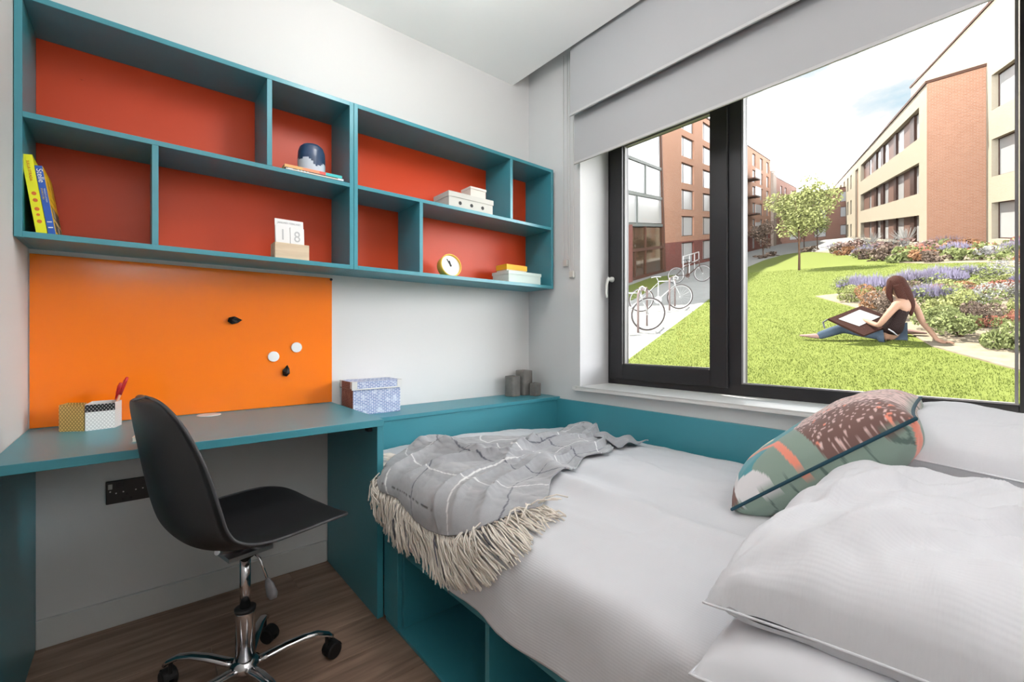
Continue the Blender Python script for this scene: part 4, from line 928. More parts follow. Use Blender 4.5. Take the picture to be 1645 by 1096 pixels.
def facade(name, F, L0, L1, h0, h1, ops, m, par, rev=.16, extra=None):
    Ls = sorted({L0, L1, *[o[0] for o in ops], *[o[1] for o in ops]}); hs = sorted({h0, h1, *[o[2] for o in ops], *[o[3] for o in ops]})
    mb = MB()
    for a, b in zip(Ls, Ls[1:]):
        run = None
        for c_, d_ in zip(hs, hs[1:]):
            if any(o[0] <= a+1e-6 and o[1] >= b-1e-6 and o[2] <= c_+1e-6 and o[3] >= d_-1e-6 for o in ops): continue
            mb.quad(F(a, 0, c_), F(b, 0, c_), F(b, 0, d_), F(a, 0, d_), 0, [(a, c_), (b, c_), (b, d_), (a, d_)])
    for (a, b, c_, d_) in ops:
        for q, uv in (((F(a, 0, c_), F(a, rev, c_), F(a, rev, d_), F(a, 0, d_)), [(0, c_), (rev, c_), (rev, d_), (0, d_)]), ((F(b, 0, c_), F(b, rev, c_), F(b, rev, d_), F(b, 0, d_)), [(0, c_), (rev, c_), (rev, d_), (0, d_)]),
                      ((F(a, 0, c_), F(b, 0, c_), F(b, rev, c_), F(a, rev, c_)), [(a, 0), (b, 0), (b, rev), (a, rev)]), ((F(a, 0, d_), F(b, 0, d_), F(b, rev, d_), F(a, rev, d_)), [(a, 0), (b, 0), (b, rev), (a, rev)])):
            mb.quad(*q, 0, uv)
    return mb.build(name, m, par, world=True)
def fbox(name, F, L0, L1, D0, D1, h0, h1, m, par, label=None):
    mb = MB(); mb.box(L0, L1, D0, D1, h0, h1, T=lambda q: F(q.x, q.y, q.z)); 
    mb.uv = [[(0, 0), (1, 0), (1, 1), (0, 1)]]*6
    q8 = [(L0, h0), (L1, h0)]
    uvs = {}; mb.uv = []
    for f_ in mb.f:
        loc = [((i & 1), (i >> 1) & 1, (i >> 2) & 1) for i in f_]
        mb.uv.append([((L1 if a else L0)+(D1 if b else D0), h1 if c_ else h0) for a, b, c_ in loc])
    return mb.build(name, m, par, world=True, label=label)
def fwindow(F, a, b, c_, d_, par, m_f=None, m_p=None, rev=.16, split=None):
    mb = MB(); t = .05; T = lambda q: F(q.x, q.y, q.z); e = rev-.05
    mb.box(a, a+t, e, rev, c_, d_, T=T); mb.box(b-t, b, e, rev, c_, d_, T=T); mb.box(a+t, b-t, e, rev, c_, c_+t, T=T); mb.box(a+t, b-t, e, rev, d_-t, d_, T=T)
    if split: q = a+(b-a)*split; mb.box(q-.025, q+.025, e, rev, c_+t, d_-t, T=T)
    o = mb.build('window', m_f or M_wfr, par, world=True)
    MB().box(a+t, b-t, rev-.02, rev+.01, c_+t, d_-t, T=T).build('pane', m_p or M_pane, o, world=True)
    return o

# left: tall brick block
A_ = (24.96, 12.90); FL = FR(*A_, 12, 1); HL = 11.05
lb = thing('apartment_building', 'tall salmon brick building with small white windows seen through the left casement', 'building', (A_[0], A_[1], gz(*A_)))
cols_ = [(3.32, 6.1), (8.3, 11.1), (14.1, 16.6), (18.4, 20.9), (27.4, 29.2), (31.9, 33.7), (36.2, 38.0)]
ops = []
for f_ in range(6):
    z0 = .30+f_*1.80
    for a, b in cols_: ops.append((a, b, z0+(0 if f_ else -.1), z0+1.36))
facade('front_wall', FL, 0, 39.4, 1.75, HL, [o for o in ops if o[2] > 1.7], M_bsal, lb)
facade('plinth_wall', FL, 0, 39.4, -.5, 1.75, [o for o in ops if o[2] < 1.7], M_bred, lb)['label'] = 'darker red brick ground floor'
for o in ops: fwindow(FL, *o, lb, split=.25)
fbox('body', FL, .02, 39.4, .2, 12, -.5, HL-.05, M_bsal, lb); fbox('coping', FL, -.05, 39.45, -.06, .4, HL, HL+.12, M_coping, lb)
# the slanting brown fin at the corner beside the glazed hall
mb = MB()
for (a0, a1, d0, d1) in ((-.10, .06, -.10, .25),): mb.box(a0, a1, d0, d1, -.4, 11, T=lambda q: FL(q.x-.085*max(0, q.z), q.y, q.z))
mb.build('slanting_fin', M_coping, lb, world=True, label='slanting brown corner fin')
mb = MB(); k = mb.add([FL(0, 0, -.4), FL(0, 0, 11), FL(-.935, 0, 11)]); mb.face((k, k+1, k+2), 0, [(0, 0), (0, 11), (-.93, 11)]); mb.build('tapered_wall', M_bsal, lb, world=True)
for f_ in range(1, 5):
    z0 = .30+f_*1.80
    bo = fbox('balcony_slab', FL, 23.2, 26.0, -1.0, 0, z0-.12, z0, M_coping, lb)
    q = fbox('balcony_screen', FL, 23.2, 26.0, -1.03, -.98, z0, z0+.85, M_pane, lb)
q = fbox('tall_pier', FL, 39.5, 42.0, -.3, 8, -.5, HL-1.2, mat('pale_render', rgb(226, 206, 190), .8), lb, label='pale rendered pier')
lb2 = thing('apartment_building', 'farther terracotta brick block with sloping roof line behind the small street trees', 'building', tuple(FL(42.2, 0, 0)))
ops = [(a, b, z0, z0+1.3) for z0 in (.3, 2.1, 3.9, 5.7, 7.2) for a, b in ((48, 50), (52.5, 54.5), (60, 62.5))]
facade('front_wall', FL, 42.2, 68, -.5, 9.3, ops, M_bterr, lb2)
for o in ops: fwindow(FL, *o, lb2)
fbox('body', FL, 42.2, 68, .2, 10, -.5, 9.25, M_bterr, lb2); fbox('coping', FL, 42.2, 68.1, -.06, .4, 9.3, 9.42, M_coping, lb2)

# left: glazed hall
G0_ = (18.37, 11.0); FG = FR(*G0_, math.degrees(math.atan2(12.90-11.0, 24.96-18.37)), 1)
gh = thing('glazed_hall', 'pale glass fronted hall with slim mullions left of the tall brick building', 'building', (G0_[0], G0_[1], gz(*G0_)))
M_gl1 = mat('milky_glazing', rgb(236, 240, 240), .2, spec=.6); M_mul = mat('grey_green_mullion', rgb(150, 156, 150), .5); M_mirror = mat('bronze_glazing', rgb(150, 120, 92), .06, .55)
for z0, z1, mm in ((0.1, 1.45, M_mirror), (1.55, 2.7, M_mirror), (2.95, 4.35, M_gl1), (4.55, 6.1, M_gl1), (6.3, 8.2, M_gl1), (8.4, 11, M_gl1)):
    br = {2.95: (-6, -3, 1.9, 6.86), 4.55: (-6, -2, 3.3, 6.86), 6.3: (-6, -3, 1.0, 6.86)}.get(z0, (-6, -3, 1.6, 3.3, 6.86))
    for a, b in zip(br, br[1:]): fbox('glass_panel', FG, a+.03, min(b-.03, 6.85-.085*z1), .05, .10, z0, z1, mm, gh)
for z in (0, 1.45, 2.75, 4.35, 6.1, 8.2): fbox('transom', FG, -6, 6.8-.085*z, -.02, .14, z, z+.16, M_mul if z > 2 else M_coping, gh)
for a, z0, z1 in ((1.6, 0, 1.55), (3.3, 0, 2.75), (1.9, 2.9, 4.4), (3.3, 4.5, 6.2)): fbox('mullion', FG, a-.04, a+.04, -.02, .12, z0, z1, M_mul if z0 > 2 else M_coping, gh)
fbox('brick_pier', FG, -.35, .45, -.25, .3, -.4, 2.8, M_bred, gh, label='red brick corner pier'); fbox('hall_core', FG, -6, 6.8, .6, 10, -.4, 10.9, mat('pale_interior', rgb(214, 206, 196), .9), gh)

# right: low wing with cream walls, the end wall's shade coloured in as salmon
B_ = (32.74, 2.05); FRg = FR(*B_, 18, -1); HR = 8.75
rb = thing('apartment_building', 'long low cream brick building with shade-toned end and banded brown windows on the right', 'building', (B_[0], B_[1], gz(*B_)))
bands = [(.15, 1.75), (3.0, 4.75), (6.15, 7.9)]
ops = []
for c_, d_ in bands:
    ops.append((1.8, 28.4, c_, d_))
    for a, b in ((37.4, 38.9), (41.2, 43.1), (46, 48.2), (51.5, 54.2), (58.5, 62)): ops.append((a, b, c_, d_))
ops2 = [o for o in ops]+[(30.6, 33.4, .1, 7.9)]
facade('long_wall', FRg, 0, 68, -.6, HR, ops2, M_bcrm, rb, rev=.35)
seg = [(1.81, 4.2, 'w'), (4.25, 5.4, 'b'), (5.4, 7.7, 'd'), (7.8, 9.95, 'w'), (10.05, 10.9, 'b'), (10.9, 13.6, 'd'), (13.7, 15.4, 'w'), (15.5, 16.9, 'b'), (16.9, 19.2, 'w'), (19.3, 20.6, 'b'), (20.7, 22.9, 'd'), (23.0, 24.2, 'w'), (24.3, 28.38, 'd')]
M_tau = mat('taupe_panel', rgb(170, 132, 118), .55)
for c_, d_ in bands:
    for a, b, kx in seg:
        if kx == 'w': fwindow(FRg, a, b, c_, d_, rb, rev=.34)
        else: fbox('cladding_panel', FRg, a, b, .20 if kx == 'b' else .28, .4, c_, d_, M_dkp if kx == 'b' else M_tau, rb)
    for o in ops:
        if o[0] > 36 and abs(o[2]-c_) < .01: fwindow(FRg, *o, rb, m_p=M_dkp, rev=.34)
fbox('stair_window', FRg, 30.6, 32.0, .25, .34, .1, 7.9, M_pane, rb); fbox('stair_panel', FRg, 32.0, 33.4, .20, .34, .1, 7.9, M_bsal, rb)
fbox('body', FRg, .02, 68, .36, 9, -.6, HR-.02, M_bcrm, rb); fbox('coping', FRg, -.08, 68.1, -.08, .45, HR, HR+.14, M_coping, rb)
# end wall from B_ to N_, then the tall block
N_ = (32.55, -.15); ang_e = math.degrees(math.atan2(N_[1]-B_[1], N_[0]-B_[0])); Le = sqrt((N_[0]-B_[0])**2+(N_[1]-B_[1])**2); FE = FR(*B_, ang_e, 1)
facade('end_wall', FE, -.01, Le+.4, -.6, HR, [], M_bsal, rb); fbox('coping', FE, -.05, Le+.05, -.08, .4, HR, HR+.14, M_coping, rb)  # salmon stands in for the shade on this end wall
tb = thing('apartment_building', 'tallest cream brick block at the right edge with two-light windows', 'building', (N_[0], N_[1], gz(*N_)))
FN = FR(*N_, 200, 1); HT = 11.6
ops = [(.61, 3.4, z0, z1) for z0, z1 in ((.2, 1.95), (3.2, 5.0), (6.4, 8.1))]+[(4.5, 7.0, z0, z1) for z0, z1 in ((.2, 1.95), (3.2, 5.0), (6.4, 8.1))]
facade('front_wall', FN, -.05, 8, -.6, HT, ops, M_bcrm, tb, rev=.3)
for o in ops: fwindow(FN, *o, tb, rev=.29, split=.72)
mb = MB(); mb.quad(FN(-14, 0, HR-.2), FN(-.05, 0, HR-.2), FN(-.05, 0, HT), FN(-14, 0, HT), 0, [(0, 0), (14, 0), (14, 3), (0, 3)]); mb.build('upper_wall', M_bcrm, tb, world=True)
fbox('body', FN, -.05, 8, .31, 9, -.6, HT-.02, M_bcrm, tb); fbox('upper_body', FN, -14, -.05, .10, 8, HR, HT-.02, M_bcrm, tb); fbox('coping', FN, -14.1, 8.1, -.08, .4, HT, HT+.14, M_coping, tb)
# far end of the street
fe = thing('apartment_building', 'small distant pinkish brick block closing the street beyond the trees', 'building', tuple(onG(72, 26)))
FF = FR(72, 26.5, 17.2-90, 1)
ops = [(a, a+1.4, z0, z0+1.4) for a in (1.5, 4.5, 7.5, 10.5) for z0 in (.4, 2.9, 5.0)]
facade('front_wall', FF, 0, 13, -.5, 6.9, ops, M_bterr, fe)
for o in ops: fwindow(FF, *o, fe)
fbox('body', FF, 0, 13, .2, 9, -.5, 6.85, M_bterr, fe); fbox('coping', FF, -.1, 13.1, -.1, .4, 6.9, 7.02, M_coping, fe)

# --- trees and shrubs
def leaves(mb, cx, cy, cz, rx, ry, rz, n, sz, rg, shell=.55, lump=3, mi=0):
    cl = [(rg.gauss(0, .45), rg.gauss(0, .45), rg.gauss(0, .4), rg.uniform(.35, .6)) for _ in range(lump)] if lump else []
    k_ = 0
    while k_ < n:
        d = Vector((rg.gauss(0, 1), rg.gauss(0, 1), rg.gauss(0, 1))).normalized()*rg.uniform(shell, 1)**.6
        if cl: c = rg.choice(cl); d = Vector((c[0], c[1], c[2]))+d*c[3]
        p = Vector((cx+d.x*rx, cy+d.y*ry, cz+d.z*rz))
        a = Vector((rg.gauss(0, 1), rg.gauss(0, 1), rg.gauss(0, .6))).normalized()*sz*rg.uniform(.6, 1.2); b = a.orthogonal().normalized()*a.length*.5; b.rotate(Matrix.Rotation(rg.uniform(0, 6.28), 3, a))
        q = mb.add([p-a, p+b, p+a, p-b]); mb.face((q, q+1, q+2, q+3), mi); k_ += 1
def leafm(name, c, isl=.35, rough=.6):
    m = mat(name, c, rough, isl=isl); return m
LC = dict(lavender=leafm('lavender_bloom', rgb(198, 188, 218)), orange=leafm('orange_leaf', rgb(222, 164, 120)), brown=leafm('brown_twig', rgb(176, 152, 134)), white=leafm('white_bloom', rgb(222, 220, 212), .2),
          yellow=leafm('lime_leaf', rgb(220, 226, 144)), green=leafm('mid_green_leaf', rgb(196, 208, 134)), red=leafm('coral_bloom', rgb(226, 146, 122)), dark=leafm('dark_green_leaf', rgb(84, 104, 52)), pink=leafm('dusty_pink', rgb(206, 170, 160)))
M_trunk = mat('tree_bark', rgb(120, 92, 72), .9, noise_s=20, noise_a=.3)
def tree(x, y, rad, h0, h1, lab, lm, n, sz, tr=.06):
    t = thing('tree', lab, 'tree', tuple(onG(x, y))); rg = random.Random(int(x*10)); m = MB()
    m.tube([(0, 0, -.15), (.02, 0, h0*.5), (0, .01, h0), (.02, 0, (h0+h1)/2), (0, 0, h1*.9)], [tr, tr*.8, tr*.7, tr*.45, tr*.15], 8)
    for i in range(9):
        a = i*2.4; z0 = h0*.85+(h1-h0)*.06*i; m.tube([(0, 0, z0), (rad*.35*cos(a), rad*.35*sin(a), z0+.35*rad), (rad*.75*cos(a), rad*.75*sin(a), z0+.65*rad)], [tr*.4, tr*.25, tr*.08], 5)
    m.build('trunk', M_trunk, t, smooth=True)
    f = MB(); hz = (h1-h0)/2
    for i in range(26):
        d = Vector((rg.gauss(0, 1), rg.gauss(0, 1), rg.gauss(0, 1))).normalized()*rg.uniform(.3, .78); leaves(f, d.x*rad, d.y*rad, h0+hz+d.z*hz, rad*.34, rad*.34, hz*.30, n//26, sz, rg, .3, 0)
    f.build('foliage', lm, t); return t
tree(20.78, 4.31, 1.45, 1.25, 3.85, 'young round headed green tree standing alone in the lawn', LC['yellow'], 9000, .060, .05)
tree(35.5, 11.3, .95, .5, 2.7, 'dark small tree in front of the red brick building left of lawn tree', LC['brown'], 1500, .09, .05)
tree(41.5, 9.6, 1.0, .9, 3.1, 'small bushy green tree right behind the round lawn tree', LC['green'], 1500, .09, .05)
tree(45.0, 11.6, .9, .8, 3.0, 'farthest small tree where the path disappears', LC['dark'], 1000, .09, .05)
NAMES = dict(lavender='purple flowering lavender', orange='rust orange leaved', brown='brown twiggy', white='white flowering', yellow='lime green leaved', green='mid green leaved', red='coral red flowering', pink='dusty pink feathery')
NVAR = {}
def shrub(x, y, w_, h_, c, lab, grp, near):
    rg = random.Random(int(x*100)+int(y*37)); n = int((1500 if near else 380)); key = (c, near, rg.randint(0, 1))
    t = thing('shrub', lab, 'shrub', tuple(onG(x, y, .03)), rg.uniform(0, 6), grp)
    if key not in NVAR:
        m = MB(); sz = .035 if near else .085; base = c if c not in ('lavender', 'white', 'red', 'pink') else ('green' if c != 'pink' else 'brown')
        leaves(m, 0, 0, .38, .9, .9, .48, int(n*(.45 if base != c else 1)), sz/.5, rg, .6, 6, 0)
        if base != c:
            if c == 'lavender':
                for _ in range(int(n*.7)):
                    a, r_ = rg.uniform(0, 6.28), rg.random()**.5; p = Vector((r_*cos(a), r_*sin(a), .45+.40*rg.random()*(1.3-r_))); l = rg.uniform(.14, .34); wd = .022
                    k = m.add([p+Vector((wd, 0, 0)), p-Vector((wd*.5, wd, 0)), p+Vector((rg.gauss(0, .05), rg.gauss(0, .05), l))]); m.face((k, k+1, k+2), 1)
            else: leaves(m, 0, 0, .62, .95, .95, .40, int(n*.55), sz/.55, rg, .85, 6, 1)
        o = m.build('foliage', [LC[base], LC[c]], t); NVAR[key] = o.data
        s_ = MB()
        for i in range(5): a = i*1.26; s_.tube([(0, 0, -.05), (.3*cos(a), .3*sin(a), .4)], [.03, .015], 4)
        o2 = s_.build('stem', M_trunk, t); NVAR[key+('s',)] = o2.data
    else:
        o = bpy.data.objects.new('foliage', NVAR[key]); COL.objects.link(o); o.parent = t
        o2 = bpy.data.objects.new('stem', NVAR[key+('s',)]); COL.objects.link(o2); o2.parent = t
    for q in (o, o2): q.scale = (w_*.74, w_*.74, h_*1.12)
near_ = [(12.45, 0.56, 0.5, 0.41, 'lavender'), (12.0, .15, .45, .42, 'lavender'), (11.15, 0.05, 0.42, 0.40, 'orange'), (11.5, .42, .36, .34, 'yellow'), (10.21, -0.35, 0.45, 0.40, 'brown'), (10.6, -.12, .36, .30, 'orange'), (9.6, -.62, .42, .36, 'brown'), (13.21, -0.2, 0.51, 0.41, 'lavender'), (14.04, -0.55, 0.56, 0.39, 'lavender'), (14.65, -0.94, 0.5, 0.35, 'lavender'), (14.26, -1.53, 0.53, 0.37, 'white'), (13.4, -.75, .5, .36, 'lavender'), (12.3, -.3, .5, .36, 'brown'), (11.49, -0.77, 0.5, 0.34, 'brown'), (12.59, -1.2, 0.5, 0.34, 'yellow'), (12.0, -1.25, .45, .32, 'orange'), (13.3, -1.6, .5, .34, 'yellow'), (11.96, -1.67, 0.45, 0.30, 'red'), (12.8, -2.0, .45, .33, 'lavender'), (11.1, -1.25, .45, .32, 'red'), (10.5, -.85, .5, .40, 'lavender'), (9.58, -1.08, 0.50, 0.46, 'yellow'), (10.34, -1.48, 0.42, 0.39, 'white'), (10.9, -1.9, .42, .36, 'white'), (8.9, -1.22, .40, .40, 'green'), (8.31, -1.45, 0.46, 0.40, 'green'), (9.0, -1.62, .40, .38, 'brown'), (9.55, -1.84, 0.34, 0.36, 'yellow'), (8.35, -1.80, 0.26, 0.30, 'red'), (7.75, -1.90, 0.38, 0.42, 'green'), (8.9, -2.1, .36, .42, 'green'), (10.2, -2.1, .4, .4, 'yellow'), (7.45, -2.25, .4, .42, 'green'), (9.7, -2.4, .4, .4, 'red')]
far_ = [(34.51, 6.51, 0.83, 0.55, 'lavender'), (32.2, 5.6, .8, .5, 'pink'), (29.99, 4.88, 0.65, 0.47, 'orange'), (28.19, 4.04, 0.65, 0.44, 'green'), (26.8, 3.5, .65, .45, 'lavender'), (25.23, 2.98, 0.7, 0.5, 'brown'), (23.65, 2.22, 0.6, 0.45, 'brown'), (22.24, 1.58, 0.7, 0.52, 'green'), (22.78, 1.0, 0.62, 0.55, 'red'), (22.0, .95, .5, .4, 'orange'), (22.08, 0.51, 0.5, 0.36, 'orange'), (21.32, 0.23, 0.55, 0.40, 'brown'), (23.4, 0.1, 0.65, 0.50, 'lavender'), (21.6, -0.27, 0.51, 0.38, 'green'), (21.2, -0.75, 0.52, 0.37, 'white'), (23.16, -0.71, 0.6, 0.45, 'red'), (24.5, -.4, .8, .5, 'orange'), (20.6, -1.20, 0.45, 0.39, 'lavender'), (19.0, -1.75, 0.46, 0.42, 'orange'), (22.31, -1.5, 0.6, 0.5, 'lavender'), (25.85, 1.83, 0.85, 0.5, 'lavender'), (24.6, 1.2, .8, .5, 'pink'), (27.6, 2.7, .9, .55, 'pink'), (29.46, 3.62, 0.9, 0.5, 'lavender'), (31.5, 4.4, 1.0, .5, 'pink'), (34, 5.4, 1.0, .55, 'pink'), (26, .2, 1.0, .55, 'orange'), (24.8, -1.6, .8, .55, 'red'), (37.6, 9.1, 0.84, 0.42, 'brown'), (35.0, 10.6, 0.91, 0.34, 'brown'), (33.2, 10.3, .7, .3, 'brown'), (27.8, .9, 1.0, .6, 'lavender')]
ORD = ['leftmost', 'second from left', 'third from left', 'fourth from left', 'fifth from left', 'sixth from left', 'seventh from left', 'eighth from left', 'ninth from left', 'tenth from left']
def order(lst, q):
    same = sorted([p for p in lst if p[4] == q[4]], key=lambda p: -math.atan2(p[1]+2.179, p[0]-.275)); return ORD[same.index(q)]
for q in near_: shrub(*q, 'low %s shrub behind the seated person, %s of its kind' % (NAMES[q[4]], order(near_, q)), '%s shrubs in the bed behind the seated person' % NAMES[q[4]], True)
for q in far_: shrub(*q, 'small %s shrub along right building, %s of its kind' % (NAMES[q[4]], order(far_, q)), '%s shrubs in the long bed along the building' % NAMES[q[4]], False)
def grass_plume(x, y, w_, h_, wo_):
    t = thing('ornamental_grass', 'white feathery ornamental grass against the cream building, '+wo_, 'plant', tuple(onG(x, y)), group='feathery grass clumps by the building'); rg = random.Random(int(x*9)); m = MB()
    for _ in range(46):
        a = rg.uniform(0, 6.28); r_ = rg.random(); m.tube([(0, 0, 0), (w_*.25*r_*cos(a), w_*.25*r_*sin(a), h_*.6), (w_*.7*r_*cos(a), w_*.7*r_*sin(a), h_*rg.uniform(.8, 1.1))], [.012, .016, .004], 4)
    m.build('plumes', LC['white'], t)
for q in ((31.55, 4.17, 0.9, 1.0, 'second clump from left'), (29.26, 3.09, 0.8, 0.75, 'third clump from left'), (27.7, 2.12, 1.0, 1.15, 'rightmost clump'), (37.0, 6.1, 0.8, 0.8, 'leftmost and farthest clump'), (28.4, 2.6, .8, .7, 'fourth clump from left')): grass_plume(*q)

# --- bicycles
M_bw = mat('white_bike_enamel', rgb(226, 226, 224), .35); M_tyre = mat('grey_tyre', rgb(110, 100, 98), .7)
def bike(x, y, ang, r_, lab, mfr=M_bw):
    t = thing('bicycle', lab, 'bicycle', tuple(onG(x, y)), 0); d = Vector((cos(R(ang)), sin(R(ang)), 0)); d.z = SL*(d.x*EV.x+d.y*EV.y); s_ = r_/.33
    f = lambda a, h: d*a*s_+Vector((0, 0, h*s_))        # a=0 front wheel hub
    n_ = Vector((-d.y, d.x, 0)).normalized()
    def wheel(a):
        c = f(a, .34); m = MB(); m.tube([c+(d.normalized()*cos(2*pi*k/40)+Vector((0, 0, 1))*sin(2*pi*k/40))*r_*.96 for k in range(40)], .017*s_, 8, closed=True)
        w_ = m.build('wheel', M_tyre, t, smooth=True); m = MB(); m.tube([c+(d.normalized()*cos(2*pi*k/40)+Vector((0, 0, 1))*sin(2*pi*k/40))*r_*.90 for k in range(40)], .010*s_, 6, closed=True)
        m.lathe([(.0, -.03), (.02, -.03), (.02, .03), (0, .03)], 10, c, basis(d.normalized(), (0, 0, 1), n_).to_3x3())
        for k in range(18): e = (d.normalized()*cos(2*pi*k/18+.1)+Vector((0, 0, 1))*sin(2*pi*k/18+.1))*r_*.9; m.tube([c, c+e], .0016, 4)
        m.build('spokes', M_bw, w_)
    wheel(0); wheel(-1.0)
    m = MB(); T = lambda a, b, rr=.016: m.tube([f(*a), f(*b)], rr*s_, 8)
    T((-.15, .80), (-.11, .62), .02); T((-.15, .78), (-.55, .80)); T((-.12, .66), (-.56, .30), .018); T((-.55, .80), (-.56, .30)); T((-.60, .92), (-.55, .80), .013)
    for sg in (-1, 1):
        o_ = n_*.04*sg; m.tube([f(-1.0, .34)+o_, f(-.56, .30)+o_*.5], .009*s_, 6); m.tube([f(-1.0, .34)+o_, f(-.55, .78)+o_*.3], .008*s_, 6); m.tube([f(-.11, .62)+o_*.6, f(-.05, .5)+o_, f(0, .34)+o_], .010*s_, 6)
    m.build('frame', mfr, t, smooth=True)
    m = MB(); hb = [f(-.15, .86)+n_*.20+d*.02, f(-.12, .88)+n_*.2, f(-.15, .88)+n_*.06, f(-.15, .88)-n_*.06, f(-.12, .88)-n_*.2, f(-.06, .84)-n_*.2, f(-.08, .78)-n_*.2]
    m.tube([f(-.05, .84)+n_*.2]+hb[1:], .013*s_, 8); m.tube([f(-.15, .80), f(-.16, .89)], .015*s_, 8); m.build('handlebar', mfr, t, smooth=True)
    m = MB(); m.grid(9, 9, lambda i, j: f(-.48-.26*i, .93+.015*sin(i*3))+n_*(j-.5)*.13*(.3+.7*i)+Vector((0, 0, -.02*abs(j-.5)*2))); m.build('saddle', M_bw if mfr is M_bw else M_blk2, t, smooth=True)
    m = MB(); m.lathe([(.0, -.012), (.09, -.012), (.09, -.006), (0, -.006)], 20, f(-.56, .30), basis(d.normalized(), (0, 0, 1), n_).to_3x3()); m.tube([f(-.56, .30), f(-.50, .14)], .009*s_, 6); m.build('crankset', mfr, t)
bike(7.80, 2.76, -52, .315, 'larger white bicycle parked on the path, nearest the window')
bike(10.5, 3.64, -55, .300, 'white bicycle parked behind the nearest one, its front wheel by the lawn')
bike(17.6, 6.7, -62, .33, 'distant dark bicycle on the path near the brick building', mat('dark_bike_enamel', rgb(96, 70, 60), .4))
def hoop(x, y, lab):
    t = thing('bike_stand', lab, 'bike stand', tuple(onG(x, y))); d = Vector((cos(R(20)), sin(R(20)), .2*cos(R(2.8))))*.7
    MB().tube([(0, 0, -.05), (0, 0, .70), d*.08+Vector((0, 0, .78)), d*.92+Vector((0, 0, .78)), d+Vector((0, 0, .70)), d+Vector((0, 0, -.05))], .022, 10).build('hoop', mat('stand_steel', rgb(170, 150, 146), .4), t, smooth=True)
hoop(7.62, 2.86, 'slim steel bike stand behind the nearest bicycle wheel'); hoop(10.3, 3.80, 'slim steel bike stand at the second white bicycle')
rl = thing('railing', 'white ramp railing in front of the brick building', 'railing', tuple(onG(22, 9.3))); m = MB()
for a in (0, 1, 2, 3): p = onG(19.5+a*2.2, 8.6+a*.9)-onG(22, 9.3); m.tube([p+Vector((0, 0, -.05)), p+Vector((0, 0, 1.0))], .03, 6)
for h_ in (.55, 1.0): m.tube([onG(19.5+a*2.2, 8.6+a*.9)-onG(22, 9.3)+Vector((0, 0, h_)) for a in (0, 1, 2, 3)], .03, 6)
m.build('rails', M_bw, rl)

# --- the seated person with a drawing board
u0 = (7.84, -.84); VR, VF = Vector((.167, -.986, 0)), Vector((.986, .167, 0))
pe = thing('person', 'person with long dark hair, black vest and jeans seated on the lawn drawing', 'person', tuple(onG(*u0, .02)))
def q3(x, z, y=0):   # screen-right, up, depth -> local, following the slope
    v = VR*x+VF*y; return Vector((v.x, v.y, z+SL*(EV.x*v.x+EV.y*v.y)))
def skin(name, nodes, edges, m, par, sub=2, root=0, label=None):
    me = bpy.data.meshes.new(name); me.from_pydata([tuple(n[0]) for n in nodes], edges, []); me.materials.append(m)
    o = bpy.data.objects.new(name, me); COL.objects.link(o); o.parent = par
    sk_ = o.modifiers.new('s', 'SKIN'); sk_.use_smooth_shade = True
    lay = me.skin_vertices[0].data if me.skin_vertices else None
    if lay is None:
        bm = bmesh.new(); bm.from_mesh(me); bm.verts.layers.skin.verify(); bm.to_mesh(me); bm.free(); lay = me.skin_vertices[0].data
    for i, n in enumerate(nodes): r_ = n[1]; lay[i].radius = (r_, r_) if not isinstance(r_, tuple) else r_; lay[i].use_root = (i == root)
    sb_ = o.modifiers.new('d', 'SUBSURF'); sb_.levels = sb_.render_levels = sub
    dg = bpy.context.evaluated_depsgraph_get(); m2 = bpy.data.meshes.new_from_object(o.evaluated_get(dg)); o.modifiers.clear(); o.data = m2
    for p in m2.polygons: p.use_smooth = True
    if label: o['label'] = label
    return o
M_skin = mat('skin', rgb(224, 176, 148), .6); M_vest = mat('black_vest', rgb(52, 34, 32), .8); M_jean = mat('blue_denim', rgb(104, 122, 142), .9); M_hair = mat('dark_auburn_hair', rgb(84, 46, 36), .85, noise_s=60, noise_a=.35); M_shoe = mat('pink_canvas_shoe', rgb(220, 178, 168), .8)
# body: one continuous surface
nodes = [(q3(0, .11), (.10, .09)), (q3(.03, .27), (.125, .10)), (q3(.085, .40), (.135, .10)), (q3(.135, .50), (.13, .085)), (q3(.115, .575), (.055, .055)), (q3(.075, .64, -.0), (.05, .05)), (q3(.055, .70), (.082, .085)), (q3(.045, .77), (.075, .085)),
         (q3(.06, .50, -.13), (.052, .052)), (q3(-.035, .37, -.20), (.042, .042)), (q3(-.115, .245, -.20), (.036, .036)), (q3(-.22, .275, -.08), (.029, .029)), (q3(-.32, .300, .0), (.024, .024)), (q3(-.355, .305, .02), (.03, .018)),
         (q3(.20, .50, .12), (.052, .052)), (q3(.26, .40, .16), (.042, .042)), (q3(.315, .235, .14), (.036, .036)), (q3(.39, .13, .05), (.029, .029)), (q3(.44, .050, -.03), (.024, .024)), (q3(.49, .026, -.05), (.03, .016)),
         (q3(-.03, .09, .02), (.08, .08)), (q3(-.28, .12, .06), (.062, .062)), (q3(-.50, .17, .04), (.054, .054)), (q3(-.66, .11, .0), (.048, .048)), (q3(-.80, .055, -.02), (.036, .036)),
         (q3(.02, .10, .12), (.085, .085)), (q3(-.10, .13, .34), (.08, .08)), (q3(-.16, .15, .52), (.06, .06)), (q3(.04, .09, .50), (.05, .05)), (q3(.17, .06, .42), (.036, .036))]
edges = [(0, 1), (1, 2), (2, 3), (3, 4), (4, 5), (5, 6), (6, 7), (3, 8), (8, 9), (9, 10), (10, 11), (11, 12), (12, 13), (3, 14), (14, 15), (15, 16), (16, 17), (17, 18), (18, 19), (0, 20), (20, 21), (21, 22), (22, 23), (23, 24), (0, 25), (25, 26), (26, 27), (27, 28), (28, 29)]
